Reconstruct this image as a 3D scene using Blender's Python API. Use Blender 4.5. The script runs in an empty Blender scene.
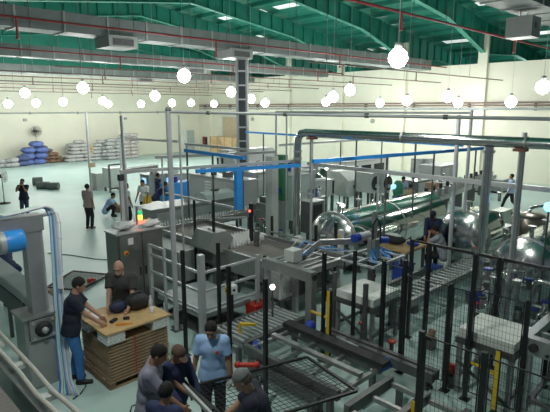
import bpy, math, random
import numpy as np
from mathutils import Vector, Matrix
random.seed(7)
C = bpy.context.scene.collection
PI = math.pi
# ---------------------------------------------------------------- camera model (world X / Y follow the machine lines of the hall)
CAM_H, F_PX, PITCH = 4.45, 501.0, math.radians(11.04)
AZ = math.radians(45.46)
AX = (math.sin(AZ), math.cos(AZ)); BX = (-math.cos(AZ), math.sin(AZ))
def ray(px, py):
    u, v = (px - 275) / F_PX, (py - 206) / F_PX
    c, s = math.cos(PITCH), math.sin(PITCH)
    x, y, z = u, c - v * s, -s - v * c
    return (x * AX[0] + y * AX[1], x * BX[0] + y * BX[1], z)
def at(px, py, z):
    r = ray(px, py); t = (z - CAM_H) / r[2]
    return (r[0] * t, r[1] * t, z)
def atY(px, py, Y):
    r = ray(px, py); t = Y / r[1]
    return (r[0] * t, Y, CAM_H + r[2] * t)
def atX(px, py, X):
    r = ray(px, py); t = X / r[0]
    return (X, r[1] * t, CAM_H + r[2] * t)
def atD(px, py, d):
    r = ray(px, py); t = d / math.hypot(r[0], r[1])
    return (r[0] * t, r[1] * t, CAM_H + r[2] * t)
# ---------------------------------------------------------------- materials
MATS = {}
def mat(name, col, rough=.5, metal=0., var=.12, scale=6., bump=0., emit=0., coat=0., alpha=1., trans=0., rvar=0.):
    if name in MATS: return MATS[name]
    m = bpy.data.materials.new(name); m.use_nodes = True
    nt = m.node_tree; b = nt.nodes['Principled BSDF']
    b.inputs['Roughness'].default_value = rough; b.inputs['Metallic'].default_value = metal
    if coat: b.inputs['Coat Weight'].default_value = coat
    if trans: b.inputs['Transmission Weight'].default_value = trans
    if alpha < 1: b.inputs['Alpha'].default_value = alpha
    tc = nt.nodes.new('ShaderNodeTexCoord'); nz = nt.nodes.new('ShaderNodeTexNoise')
    nz.inputs['Scale'].default_value = scale; nz.inputs['Detail'].default_value = 4
    nt.links.new(tc.outputs['Object'], nz.inputs['Vector'])
    cr = nt.nodes.new('ShaderNodeValToRGB')
    cr.color_ramp.elements[0].position = .3; cr.color_ramp.elements[1].position = .7
    cr.color_ramp.elements[0].color = tuple(c * (1 - var) for c in col) + (1,)
    cr.color_ramp.elements[1].color = tuple(min(1, c * (1 + var)) for c in col) + (1,)
    nt.links.new(nz.outputs['Fac'], cr.inputs['Fac']); nt.links.new(cr.outputs['Color'], b.inputs['Base Color'])
    if rvar:
        mr = nt.nodes.new('ShaderNodeMapRange')
        mr.inputs['To Min'].default_value = max(.02, rough - rvar); mr.inputs['To Max'].default_value = rough + rvar
        nt.links.new(nz.outputs['Fac'], mr.inputs['Value']); nt.links.new(mr.outputs['Result'], b.inputs['Roughness'])
    if bump:
        bp = nt.nodes.new('ShaderNodeBump'); bp.inputs['Strength'].default_value = bump; bp.inputs['Distance'].default_value = .02
        nt.links.new(nz.outputs['Fac'], bp.inputs['Height']); nt.links.new(bp.outputs['Normal'], b.inputs['Normal'])
    if emit:
        b.inputs['Emission Color'].default_value = tuple(col) + (1,); b.inputs['Emission Strength'].default_value = emit
    MATS[name] = m
    return m
def stripe_mat(name, c1, c2, axis=2, freq=10., rough=.6, metal=0., duty=.5, turn=0.):
    if name in MATS: return MATS[name]
    m = bpy.data.materials.new(name); m.use_nodes = True
    nt = m.node_tree; b = nt.nodes['Principled BSDF']
    b.inputs['Roughness'].default_value = rough; b.inputs['Metallic'].default_value = metal
    tc = nt.nodes.new('ShaderNodeTexCoord'); sp = nt.nodes.new('ShaderNodeSeparateXYZ')
    nt.links.new(tc.outputs['Object'], sp.inputs[0])
    src = sp.outputs[axis]
    if turn:
        ad = nt.nodes.new('ShaderNodeMath'); ad.operation = 'ADD'
        nt.links.new(sp.outputs[axis], ad.inputs[0]); nt.links.new(sp.outputs[0 if axis else 1], ad.inputs[1]); src = ad.outputs[0]
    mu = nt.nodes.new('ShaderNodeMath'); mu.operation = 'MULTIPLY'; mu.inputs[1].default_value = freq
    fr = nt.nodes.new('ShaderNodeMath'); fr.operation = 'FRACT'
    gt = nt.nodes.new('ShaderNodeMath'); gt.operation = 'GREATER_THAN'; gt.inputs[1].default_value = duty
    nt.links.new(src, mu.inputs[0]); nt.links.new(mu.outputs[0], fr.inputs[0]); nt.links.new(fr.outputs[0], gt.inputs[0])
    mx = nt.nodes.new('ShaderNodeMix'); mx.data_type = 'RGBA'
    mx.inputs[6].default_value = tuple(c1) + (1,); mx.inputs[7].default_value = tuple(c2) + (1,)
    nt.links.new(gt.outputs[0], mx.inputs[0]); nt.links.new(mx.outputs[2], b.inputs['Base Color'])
    MATS[name] = m
    return m
STEEL = mat('brushed_steel', (.36, .365, .36), .38, .6, .12, 9, rvar=.1)
STEELD = mat('dull_steel', (.14, .145, .145), .45, .45, .18, 5, rvar=.12)
STEELL = mat('pale_steel', (.5, .52, .52), .42, .4, .08, 6)
CHROME = mat('polished_steel', (.66, .68, .67), .2, 1., .05, 4, rvar=.06)
ALU = mat('aluminium_profile', (.5, .52, .54), .45, .25, .06, 8)
GALV = mat('galvanised_sheet', (.4, .43, .44), .5, .3, .12, 3)
GREYP = mat('grey_enamel', (.36, .38, .37), .45, .1, .08, 4)
LGREY = mat('light_grey_enamel', (.62, .64, .61), .45, 0, .06, 4)
BLACK = mat('black_powder_coat', (.012, .013, .015), .45, 0, .2, 10)
DARK = mat('dark_rubber', (.03, .03, .033), .7, 0, .2, 8)
BLUE = mat('blue_paint', (.03, .29, .76), .4, 0, .08, 5)
MBLUE = mat('motor_blue', (.02, .06, .38), .4, 0, .12, 8)
RED = mat('red_paint', (.5, .035, .02), .45, 0, .1, 6)
PIPERED = mat('sprinkler_pipe_red', (.24, .025, .03), .5, 0, .15, 4)
PIPEBR = mat('sprinkler_pipe_brown', (.24, .16, .14), .55, 0, .15, 4)
YELLOW = mat('yellow_paint', (.75, .5, .03), .5, 0, .08, 8)
ORANGE = mat('orange_plastic', (.85, .33, .03), .45, 0, .08, 8)
GREENP = mat('roof_green_paint', (.012, .2, .142), .55, 0, .14, 1.2)
MGREEN = mat('machine_green', (.04, .22, .09), .5, 0, .1, 6)
WHITE = mat('white_plastic', (.78, .79, .77), .5, 0, .04, 8)
WOOD = mat('plywood_board', (.60, .40, .19), .6, 0, .14, 7)
CRATEW = mat('pale_crate_wood', (.62, .45, .25), .65, 0, .14, 3)
CARD = mat('brown_cardboard', (.36, .245, .15), .75, 0, .12, 12)
CARDD = mat('brown_cardboard_edge', (.2, .13, .08), .8, 0, .12, 12)
BELT = mat('brown_modular_belt', (.20, .18, .165), .6, 0, .1, 14)
SACK = mat('woven_white_sack', (.43, .43, .42), .75, 0, .16, 8, bump=.4)
SACKB = mat('brown_sack', (.2, .125, .075), .8, 0, .2, 6)
TARPB = mat('blue_tarpaulin', (.1, .15, .38), .55, 0, .25, 3, bump=.5)
GROLL = mat('grey_mat_roll', (.13, .15, .14), .8, 0, .15, 9)
FOAM = mat('white_slab', (.84, .86, .81), .55, 0, .05, 5)
GLASSB = mat('dark_window', (.03, .035, .04), .12, 0, .05, 5)
# ---------------------------------------------------------------- mesh builder
def frame_for(d):
    d = Vector(d).normalized()
    a = Vector((0, 0, 1)) if abs(d.z) < .9 else Vector((1, 0, 0))
    u = d.cross(a).normalized(); v = u.cross(d).normalized()
    return d, u, v
class MB:
    def __init__(s): s.v = []; s.f = []; s.sm = []
    def _add(s, vs, fs, smooth=False):
        o = len(s.v); s.v += [tuple(p) for p in vs]
        for f in fs: s.f.append([o + i for i in f]); s.sm.append(smooth)
        return s
    def box(s, x0, x1, y0, y1, z0, z1):
        vs = [(x, y, z) for z in (z0, z1) for y in (y0, y1) for x in (x0, x1)]
        return s._add(vs, [(0, 2, 3, 1), (4, 5, 7, 6), (0, 1, 5, 4), (2, 6, 7, 3), (0, 4, 6, 2), (1, 3, 7, 5)])
    def cbox(s, c, sx, sy, sz): return s.box(c[0]-sx/2, c[0]+sx/2, c[1]-sy/2, c[1]+sy/2, c[2]-sz/2, c[2]+sz/2)
    def rbox(s, c, sx, sy, sz, rz=0, rx=0, ry=0):
        M = Matrix.Rotation(rz, 3, 'Z') @ Matrix.Rotation(ry, 3, 'Y') @ Matrix.Rotation(rx, 3, 'X')
        vs = [Vector(c) + M @ Vector((x*sx/2, y*sy/2, z*sz/2)) for z in (-1, 1) for y in (-1, 1) for x in (-1, 1)]
        return s._add(vs, [(0, 2, 3, 1), (4, 5, 7, 6), (0, 1, 5, 4), (2, 6, 7, 3), (0, 4, 6, 2), (1, 3, 7, 5)])
    def bar(s, p, q, w, h=None):
        h = h or w; p, q = Vector(p), Vector(q); d, u, v = frame_for(q - p)
        vs = [b + u*(i*w/2) + v*(j*h/2) for b in (p, q) for i, j in ((-1, -1), (1, -1), (1, 1), (-1, 1))]
        return s._add(vs, [(3, 2, 1, 0), (4, 5, 6, 7), (0, 1, 5, 4), (1, 2, 6, 5), (2, 3, 7, 6), (3, 0, 4, 7)])
    def tube(s, p, q, r, n=10, r2=None):
        r2 = r if r2 is None else r2; p, q = Vector(p), Vector(q); d, u, v = frame_for(q - p)
        vs = [b + (u*math.cos(2*PI*i/n) + v*math.sin(2*PI*i/n))*rr for b, rr in ((p, r), (q, r2)) for i in range(n)]
        s._add(vs, [(i, (i+1) % n, n+(i+1) % n, n+i) for i in range(n)], True)
        s._add(vs, [tuple(range(n))[::-1], tuple(range(n, 2*n))]); return s
    def path(s, pts, r, n=8):
        pts = [Vector(p) for p in pts]; vs = []
        d0 = (pts[1]-pts[0]); _, u, v = frame_for(d0)
        for i, p in enumerate(pts):
            t = (pts[min(i+1, len(pts)-1)] - pts[max(i-1, 0)]).normalized()
            u = (u - t*u.dot(t)).normalized(); v = t.cross(u)
            vs += [p + (u*math.cos(2*PI*k/n) + v*math.sin(2*PI*k/n))*r for k in range(n)]
        L = len(pts); fs = []
        for i in range(L-1):
            for k in range(n): fs.append((i*n+k, i*n+(k+1) % n, (i+1)*n+(k+1) % n, (i+1)*n+k))
        s._add(vs, fs, True); s._add(vs, [tuple(range(n))[::-1], tuple(range((L-1)*n, L*n))]); return s
    def lathe(s, prof, c, axis=(0, 0, 1), n=20):   # prof: (radius, distance along axis)
        c = Vector(c); d, u, v = frame_for(axis); vs = []
        for r, h in prof: vs += [c + d*h + (u*math.cos(2*PI*k/n) + v*math.sin(2*PI*k/n))*max(r, 1e-4) for k in range(n)]
        fs = [(i*n+k, i*n+(k+1) % n, (i+1)*n+(k+1) % n, (i+1)*n+k) for i in range(len(prof)-1) for k in range(n)]
        s._add(vs, fs, True); s._add(vs, [tuple(range(n))[::-1], tuple(range((len(prof)-1)*n, len(prof)*n))]); return s
    def prism(s, poly, axis, a, b):   # poly in the two other axes, extruded along axis 0/1/2 from a to b
        n = len(poly)
        def P(p, t): q = list(p); q.insert(axis, t); return tuple(q)
        vs = [P(p, a) for p in poly] + [P(p, b) for p in poly]
        return s._add(vs, [tuple(range(n))[::-1], tuple(range(n, 2*n))] + [(i, (i+1) % n, n+(i+1) % n, n+i) for i in range(n)])
    def ball(s, c, rx, ry=None, rz=None, n=12):
        ry = ry or rx; rz = rz or rx; m = n//2; vs = []
        for i in range(m+1):
            a = PI*i/m
            vs += [(c[0]+rx*math.sin(a)*math.cos(2*PI*k/n), c[1]+ry*math.sin(a)*math.sin(2*PI*k/n), c[2]+rz*math.cos(a)) for k in range(n)]
        return s._add(vs, [(i*n+k, (i+1)*n+k, (i+1)*n+(k+1) % n, i*n+(k+1) % n) for i in range(m) for k in range(n)], True)
    def build(s, name, m, parent=None, label=None, org=None):
        me = bpy.data.meshes.new(name)
        o0 = Vector(org) if org is not None else (ORG.get(parent.name, Vector()) if parent else Vector())
        me.from_pydata([Vector(p) - o0 for p in s.v], [], s.f)
        me.polygons.foreach_set('use_smooth', s.sm)
        me.update()
        me.materials.append(m)
        ob = bpy.data.objects.new(name, me); C.objects.link(ob)
        if parent: ob.parent = parent
        else: ob.location = o0
        ORG[ob.name] = o0
        if label: ob['label'] = label
        return ob
ORG = {}
def tag(o, label, cat, group=None, kind=None):
    o['label'] = label; o['category'] = cat
    if group: o['group'] = group
    if kind: o['kind'] = kind
    return o
def thing(name, label, cat, loc, group=None):
    o = bpy.data.objects.new(name, None); C.objects.link(o); o.location = loc; o.empty_display_size = .1
    ORG[o.name] = Vector(loc)
    return tag(o, label, cat, group)
def struct(name, mb, m, org=None):
    o = mb.build(name, m, None, org=org); o['kind'] = 'structure'; return o
def dup(root, loc, rz=0., label=None, scale=None):
    r = root.copy(); C.objects.link(r); r.location = loc; r.rotation_euler = (0, 0, rz)
    if scale: r.scale = scale
    if label: r['label'] = label
    for ch in root.children:
        c = ch.copy(); C.objects.link(c); c.parent = r
        for g in ch.children:
            d = g.copy(); C.objects.link(d); d.parent = c
    return r
def single(name, mb, m, label, cat, org, group=None):
    return tag(mb.build(name, m, None, org=org), label, cat, group)
# ================================================================ the hall
XW, YW, ZT = 32.0, 44.0, 7.2
mb = MB().box(-9, 50, -9, 62, -.12, 0)
fm = mat('mint_epoxy_floor', (.50, .66, .625), .42, 0, .09, .55, rvar=.12)
fo = struct('floor', mb, fm)
wm = mat('cream_wall', (.79, .78, .65), .75, 0, .03, .7)
struct('wall_right', MB().box(XW, XW+.25, -9, YW+.25, 0, ZT), wm)
struct('wall_left', MB().box(-9, XW, YW, YW+.25, 0, ZT+.3), wm)
struct('trim_9', MB().box(-9, 60, YW+.05, YW+.2, ZT+.3, 12), GREENP)
struct('trim_10', MB().box(-9, XW, YW-.1, YW-.002, ZT-.1, ZT+.3), mat('pale_fascia', (.7, .73, .7), .5, 0, .03, 2))
PIL = [8.3, 13.94, 19.6, 25.1, 30.8, 36.3, 42]
for i, y in enumerate(PIL):
    struct('trim_%d' % (i+1), MB().box(XW-.22, XW-.002, y-.3, y+.3, 0, 8.9), wm)
# roller shutter and doors
f = struct('door_1', MB().box(XW-.06, XW-.004, 37.5, 39.9, 0, 3.6), mat('tan_shutter', (.56, .46, .32), .6, 0, .06, 3))
MB().box(XW-.12, XW-.06, 37.4, 37.5, 0, 3.7).box(XW-.12, XW-.06, 39.9, 40.0, 0, 3.7).box(XW-.16, XW-.06, 37.4, 40, 3.6, 3.8).build('door_frame', LGREY, f)
f = struct('door_2', MB().box(30.4, 31.3, YW-.06, YW-.004, 0, 2.2), mat('grey_green_door', (.5, .55, .5), .5, 0, .04, 3))
MB().box(29.9, 30.35, YW-.07, YW-.004, .3, 2.2).build('door_side_light', mat('pale_glazing', (.75, .8, .82), .2), f)
f = struct('window_1', MB().box(XW-.02, XW-.004, 41.7, 42.0, .01, 2.4), LGREY)
# roof: girders on Y lines, sloping deck with purlin ribs
def zb(x): return 10.4 - .125*abs(x-18)
def zbh(x): return zb(x) - max(0, .9*(1-abs(x-32)/5.0))
RIB = struct('ceiling', MB(), GREENP)
d = MB()
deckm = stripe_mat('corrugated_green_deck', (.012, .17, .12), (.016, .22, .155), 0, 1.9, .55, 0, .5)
x0, x1 = -9, 60
poly = [(x0, zb(x0)+1.25), (18, zb(18)+1.25), (x1, zb(x1)+1.25), (x1, zb(x1)+1.35), (18, zb(18)+1.35), (x0, zb(x0)+1.35)]
n = len(poly)
d.prism(poly, 1, -9, 62)
bpy.data.objects.remove(RIB)
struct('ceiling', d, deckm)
# light translucent roof sheets: daylight strips
sky = mat('roof_light_sheet', (.8, .86, .84), .5, 0, .05, 2, emit=.6)
k = 0
for xs in (3.5, 10.5, 24.5, 29.0, 36.5):
    for ys in (11.1, 16.8, 22.3, 28, 33.5, 39.2):
        if (int(xs)+int(ys)) % 3 == 0: continue
        k += 1
        w = 1.1
        struct('window_%d' % (k+1), MB().prism([(xs-w/2, zb(xs-w/2)+1.235), (xs+w/2, zb(xs+w/2)+1.235), (xs+w/2, zb(xs+w/2)+1.248), (xs-w/2, zb(xs-w/2)+1.248)], 1, ys-2.3, ys+2.3), sky)
NT = 20
for i, xs in enumerate(list(np.arange(-6, 48, 1.8))):
    xs = float(xs)
    o = struct('trim_%d' % (NT+i), MB().box(xs-.035, xs+.035, -8, 61, zb(xs)+1.02, zb(xs)+1.23), GREENP)
GY = [8.3, 13.94, 19.6, 25.3, 31.0, 36.6, 42.2]
nth = ['nearest the camera platform', 'over the wall column by the square duct box', 'above the brightest lamp', 'whose ridge shows over the hanging lamp', 'behind the long grey duct', 'over the far machines', 'closest to the cream end wall']
for i, y in enumerate(GY):
    g = thing('roof_girder', 'green stiffened roof girder, the one %s' % nth[i], 'roof girder', (18, y, zb(18)), 'green roof girders')
    xs = list(np.linspace(-9, 18, 10)) + list(np.linspace(18, 47, 24))[1:]
    xs = [float(x) for x in xs]
    lo = [(x, zbh(x)) for x in xs]; hi = [(x, zb(x)+1.0) for x in xs]
    w = MB()
    for a in range(len(xs)-1):
        w.prism([lo[a], lo[a+1], hi[a+1], hi[a]], 1, y-.012, y+.012)
    w.build('web', GREENP, g)
    fl = MB()
    for a in range(len(xs)-1):
        fl.prism([lo[a], lo[a+1], (xs[a+1], lo[a+1][1]+.025), (xs[a], lo[a][1]+.025)], 1, y-.15, y+.15)
    fl.build('bottom_flange', mat('roof_green_flange', (.045, .29, .215), .5, 0, .1, 1), g)
    fl = MB()
    for a in range(len(xs)-1):
        fl.prism([(xs[a], hi[a][1]-.02), (xs[a+1], hi[a+1][1]-.02), hi[a+1], hi[a]], 1, y-.13, y+.13)
    fl.build('top_flange', GREENP, g)
    for x in np.arange(-8, 46, 1.05):
        x = float(x)
        MB().box(x-.012, x+.012, y-.13, y+.13, zbh(x)+.02, zb(x)+.98).build('stiffener', GREENP, g)
# ventilation ducts along X, with hanging terminal boxes
DUCTM = mat('duct_sheet', (.2, .23, .225), .5, .2, .12, 2)
def duct(y, z, w, h, xa, xb, label, boxes):
    t = thing('air_duct', label, 'duct', ((xa+xb)/2, y, z), 'galvanised air ducts')
    MB().box(xa, xb, y-w/2, y+w/2, z-h/2, z+h/2).build('duct_run', DUCTM, t)
    m = MB()
    x = xa + .6
    for x in np.arange(xa+.6, xb, 1.5):
        x = float(x); MB().box(x-.03, x+.03, y-w/2-.03, y+w/2+.03, z-h/2-.03, z+h/2+.03).build('flange', GREYP, t)
    for x in np.arange(xa+1, xb, 3.0):
        x = float(x)
        MB().tube((x, y-w/2-.06, z-h/2), (x, y-w/2-.06, zb(x)+1.2), .012, 5).build('hanger_rod', STEELD, t)
    for bx, s in boxes:
        b = MB().box(bx-s, bx+s, y-w/2-.12, y+w/2+.05, z-h/2-.34, z-h/2+.05).build('terminal_box', GREYP, t)
        MB().box(bx-s*.7, bx+s*.7, y-w/2-.14, y-w/2-.12, z-h/2-.28, z-h/2-.06).build('grille', STEELD, b)
    return t
duct(17.4, 7.2, .9, .62, -4, 31, 'long grey duct with red pipe beside it under the green girders', [(9.1, .55), (14.6, .6)])
duct(26.0, 7.1, .8, .55, -4, 31, 'second grey duct hung deeper in the hall behind the long one', [(18.5, .7)])
duct(6.2, 7.7, 1.2, .5, 10, 31, 'broad pale duct in the top corner by the square box', [])
duct(34.5, 6.9, .8, .5, 2, 31, 'thin grey duct farthest back near the cream wall', [(20, .7)])
p = atY(523, 28, 6.4)
t = thing('duct_box', 'square pale metal box hanging by the roof in the upper corner', 'duct box', p)
MB().cbox(p, .75, .8, .62).build('casing', GREYP, t)
MB().box(p[0]-.2, p[0]-.05, p[1]-.42, p[1]-.4, p[2]-.05, p[2]+.12).build('inspection_cover', STEELD, t)
for s in (-.3, .3): MB().tube((p[0]+s, p[1], p[2]+.31), (p[0]+s, p[1], zb(p[0])+1.2), .012, 5).build('hanger_rod', STEELD, t)
# red sprinkler mains with drop pipes
def main_pipe(y, z, xa, xb, label, drops, r=.036, m=PIPERED, dl=.55, rods=4.):
    t = thing('sprinkler_pipe', label, 'pipe', ((xa+xb)/2, y, z), 'sprinkler pipes under the roof')
    MB().tube((xa, y, z), (xb, y, z), r, 8).build('main_run', m, t)
    for x in drops:
        MB().tube((x, y, z), (x, y, z-dl), r*.9, 8).tube((x, y, z-dl), (x, y, z-dl-.05), r*1.5, 8).build('drop_pipe', m, t)
    x = xa+1
    while x < xb:
        MB().tube((x, y, z), (x, y, zb(x)+1.0), .01, 5).build('hanger_rod', STEELD, t); x += rods
def xs_at(y, pts): return [atY(px, py, y)[0] for px, py in pts]
main_pipe(15.9, 7.0, -4, 31, 'red sprinkler pipe crossing the full roof in front of the long duct', xs_at(15.9, [(17, 30), (216, 42), (340, 56)]))
main_pipe(7.8, 7.0, 6, 31, 'bright red sprinkler pipe running to the upper right past the near lamp', xs_at(7.8, [(402, 10), (514.6, 42)]), .04, dl=.42)
main_pipe(24.2, 7.0, 2, 31, 'thin red sprinkler pipe below the second duct', xs_at(24.2, [(120, 58), (233, 64), (318, 73)]), .036)
labs = ['thin brown sprinkler line nearest the lamps', 'thin brown sprinkler line second in depth', 'thin brown sprinkler line third in depth', 'thin brown sprinkler line fourth in depth', 'thin brown sprinkler line fifth in depth', 'thin brown sprinkler line sixth in depth', 'thin brown sprinkler line seventh in depth', 'thin brown sprinkler line eighth in depth', 'thin brown sprinkler line deepest before the end wall']
for i, (y, z) in enumerate([(12.5, 6.1), (16.5, 6.1), (20.2, 6.05), (23.5, 6.0), (27, 6.0), (30, 5.9), (33.5, 5.9), (37, 5.8), (41, 5.7)]):
    xa = [14, 20, 8, 4, 2, 1, 0, 2, 6][i]
    main_pipe(y, z, xa, 31.5, labs[i]+' under the ducts', [xa+2+5.5*k for k in range(int((29-xa)/5.5))], .03, PIPEBR, .35, 6.)
for z, m, lb, rr in ((4.78, PIPEBR, 'upper brown pipe clipped high on the long cream wall', .05), (4.62, PIPEBR, 'lower brown pipe clipped high on the long cream wall', .05), (4.42, GALV, 'grey conduit below the brown pipes on the long cream wall', .07)):
    t = thing('wall_pipe', lb, 'pipe', (XW-.32, 24, z))
    MB().tube((XW-.32, 4, z), (XW-.32, 43.4, z), rr, 8).build('run', m, t)
    for y in range(6, 43, 4): MB().box(XW-.34, XW-.002, y-.03+.6, y+.03+.6, z-.1, z-.02).build('bracket', STEELD, t)
t = thing('wall_conduit', 'grey conduit running along the cream end wall above the sacks', 'pipe', (15, YW-.12, 4.06))
MB().tube((-3, YW-.12, 4.06), (31.6, YW-.12, 4.06), .055, 8).build('run', GALV, t)
for x in range(-1, 31, 4): MB().box(x-.06, x+.06, YW-.1, YW-.002, 3.95, 4.15).build('bracket', STEELD, t)
for (px, py), lb in (((25, 120), 'small grey junction box on the cream wall above the wall fan'), ((125, 118.5), 'small grey junction box on the cream wall above the white sacks')):
    p = atY(px, py, YW); single('junction_box', MB().box(p[0]-.13, p[0]+.13, YW-.14, YW-.003, p[2]-.11, p[2]+.11), GREYP, lb, 'junction box', p)
p = atX(253, 119, XW); single('wall_speaker', MB().box(XW-.16, XW-.003, p[1]-.12, p[1]+.12, p[2]-.16, p[2]+.12), GREYP, 'small grey box high on the long wall right of the shutter', 'wall box', p)
p = atX(373, 121, XW); single('wall_alarm', MB().lathe([(.05, 0), (.16, .02), (.16, .1), (.05, .14)], (XW-.003, p[1], p[2]), (-1, 0, 0), 14), GREYP, 'small round sounder on the long wall above the chrome pipe', 'alarm sounder', p)
# fire hose cabinet
p = atX(206.5, 141, XW)
t = thing('fire_hose_cabinet', 'red fire hose cabinet on the wall left of the wooden crate', 'fire cabinet', (XW, p[1], p[2]))
MB().box(XW-.2, XW-.003, p[1]-.42, p[1]+.42, p[2]-.45, p[2]+.45).build('cabinet', mat('dark_red_cabinet', (.2, .03, .025), .5), t)
MB().box(XW-.215, XW-.2, p[1]-.36, p[1]-.05, p[2]-.35, p[2]+.35).build('door_pane', GLASSB, t)
# crate
p0 = (31.5, 36.4, 0)
t = thing('wooden_crate', 'large pale wooden crate standing before the tan roller shutter', 'crate', (30.6, 37.7, 0))
m = MB()
for z in (.06, .64, 1.2): m.box(30.1, 31.2, 36.2, 39.6, z+.0, z+.54)
m.build('planking', CRATEW, t)
for y in (36.2, 37.3, 38.4, 39.5): MB().box(30.02, 30.1, y, y+.12, 0, 1.8).build('batten', mat('darker_crate_wood', (.45, .31, .16), .65, 0, .1, 3), t)
m = MB().bar((30.05, 37.45, .2), (30.05, 38.3, 1.7), .03, .12); m.build('diagonal_brace', MATS['darker_crate_wood'], t)
# wall fan
def wall_fan():
    p = atY(34, 131, YW)
    t = thing('wall_fan', 'round black wall fan mounted on the cream wall above the blue sacks', 'fan', (p[0], YW, p[2]))
    c = Vector((p[0], YW-.45, p[2]))
    MB().box(p[0]-.08, p[0]+.08, YW-.3, YW-.003, p[2]-.1, p[2]+.1).build('wall_bracket', DARK, t)
    MB().tube(c+Vector((0, .2, 0)), c, .12, 12).build('motor', DARK, t)
    g = MB()
    for k in range(24):
        a = 2*PI*k/24; g.tube(c+Vector((0, -.1, 0)), c+Vector((.42*math.cos(a), -.06, .42*math.sin(a))), .008, 4)
    for rr in (.2, .31, .42):
        g.path([c+Vector((rr*math.cos(2*PI*k/24), -.08, rr*math.sin(2*PI*k/24))) for k in range(25)], .012, 5)
    g.build('guard', DARK, t)
    for k in range(3):
        a = 2*PI*k/3
        MB().rbox(c+Vector((.2*math.cos(a), -.03, .2*math.sin(a))), .3, .02, .14, ry=-a).build('blade', GREYP, t)
    MB().tube((p[0]+.1, YW-.03, p[2]-.1), (p[0]+.1, YW-.03, 1.2), .012, 5).build('cable', DARK, t)
wall_fan()
# ================================================================ hanging lamps (each one lights the hall)
BULB = mat('lit_lamp_globe', (1., 1., .97), .3, 0, 0, 1, emit=26)
LAMPS = [(398, 58, 11, 'biggest bright hanging lamp, close before the green girders'),
 (184, 76, 19, 'bright hanging lamp alone in front of the second duct'),
 (350, 90, 23, 'bright lamp left of the biggest lamp and a little lower'),
 (543, 87, 20, 'bright lamp at the far end of the chrome pipe side, by the long wall'),
 (25, 93, 34, 'lamp high above the wall fan'),
 (83, 88, 27, 'brighter lamp above the brown and white sack heaps'),
 (231, 92, 29, 'lamp just left of the tall lattice column'),
 (251, 99, 33, 'lamp just right of the tall lattice column'),
 (265, 103, 36, 'second lamp right of the tall lattice column'),
 (448, 97, 27, 'upper lamp of the pair above the long wall pipes'),
 (458, 103, 33, 'lower lamp of the pair above the long wall pipes'),
 (511, 102, 28, 'lamp by the long wall above the walking man'),
 (36, 103, 40, 'small far lamp right of the lamp above the wall fan'),
 (8, 104, 38, 'small far lamp at the very edge of the hall'),
 (63, 102, 38, 'small far lamp above the brown sack heap'),
 (103, 101, 36, 'far lamp above the white sack stacks, first of two close together'),
 (108, 104, 41, 'far lamp above the white sack stacks, second of two close together'),
 (141, 104, 41, 'small far lamp above the last white sack stack'),
 (155, 96, 30, 'lamp left of the tall grey post head'),
 (172, 103, 40, 'small far lamp behind the tall grey post head'),
 (191, 103, 42, 'small far lamp above the grey wall door'),
 (214, 104, 42, 'small far lamp above the fire hose cabinet'),
 (326, 102, 33, 'lower lamp of the trio left of the biggest lamp'),
 (333, 97, 27, 'middle lamp of the trio left of the biggest lamp'),
 (380, 103, 35, 'small lamp below the biggest lamp on its left'),
 (407, 101, 31, 'small lamp below the biggest lamp on its right')]
ADDED_LAMPS = [(1.8, 4.6, 6.8), (5.2, 7.6, 6.9), (40, 14, 6.3), (40, 27, 6.3)]  # unseen lamps added to brighten the near machines and the roof beyond the wall
nlb = ['added out-of-view lamp above the near left belt conveyor', 'added out-of-view lamp above the lift table', 'hanging lamp of the next hall beyond the long wall', 'second hidden lamp added in the next hall beyond the long wall']
for i, (px, py, d, lb) in enumerate(LAMPS + [(x, y, z, l) for (x, y, z), l in zip(ADDED_LAMPS, nlb)]):
    near = i >= len(LAMPS)
    p = Vector((px, py, d)) if near else Vector(atD(px, py, d))
    if not near and (p.x > XW-.6 or p.y > YW-.6):
        k = min((XW-.6)/p.x if p.x > XW-.6 else 1, (YW-.6)/p.y if p.y > YW-.6 else 1); p = Vector(atD(px, py, d*k))
    for dy, dw in ((17.4, .9), (26, .8), (34.5, .8)):
        if not near and abs(p.y-dy) < dw/2+.15:
            ny = dy-dw/2-.2; k = ny/p.y; p = Vector((p.x*k, ny, CAM_H+(p.z-CAM_H)*k))
    t = thing('pendant_lamp', lb, 'lamp', p, 'hanging hall lamps')
    r = .2 if i == 0 else (.24 if i < 4 else .27)
    MB().lathe([(.02, -r), (r*.6, -r*.8), (r*.95, -r*.3), (r, 0), (r*.87, r*.5), (r*.5, r*.86), (.05, r)], p, (0, 0, 1), 16).build('lamp_globe', BULB, t)
    MB().lathe([(.06, r*.95), (.08, r*1.05), (.08, r*1.5), (.03, r*1.6)], p, (0, 0, 1), 10).build('lamp_housing', GREYP, t)
    MB().tube(p+Vector((0, 0, r*1.55)), (p.x, p.y, zb(p.x)+1.1), .008, 5).build('suspension_rod', STEELL, t)
    L = bpy.data.lights.new('lamp_light', 'POINT'); L.energy = (420, 80, 420, 420)[i-len(LAMPS)] if near else (90 if p.x > 27.5 else 170); L.shadow_soft_size = .24; L.color = (1., .99, .94)
    lo = bpy.data.objects.new('lamp_light', L); lo.location = (0, 0, -r-.27); lo.parent = t; C.objects.link(lo)
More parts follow.
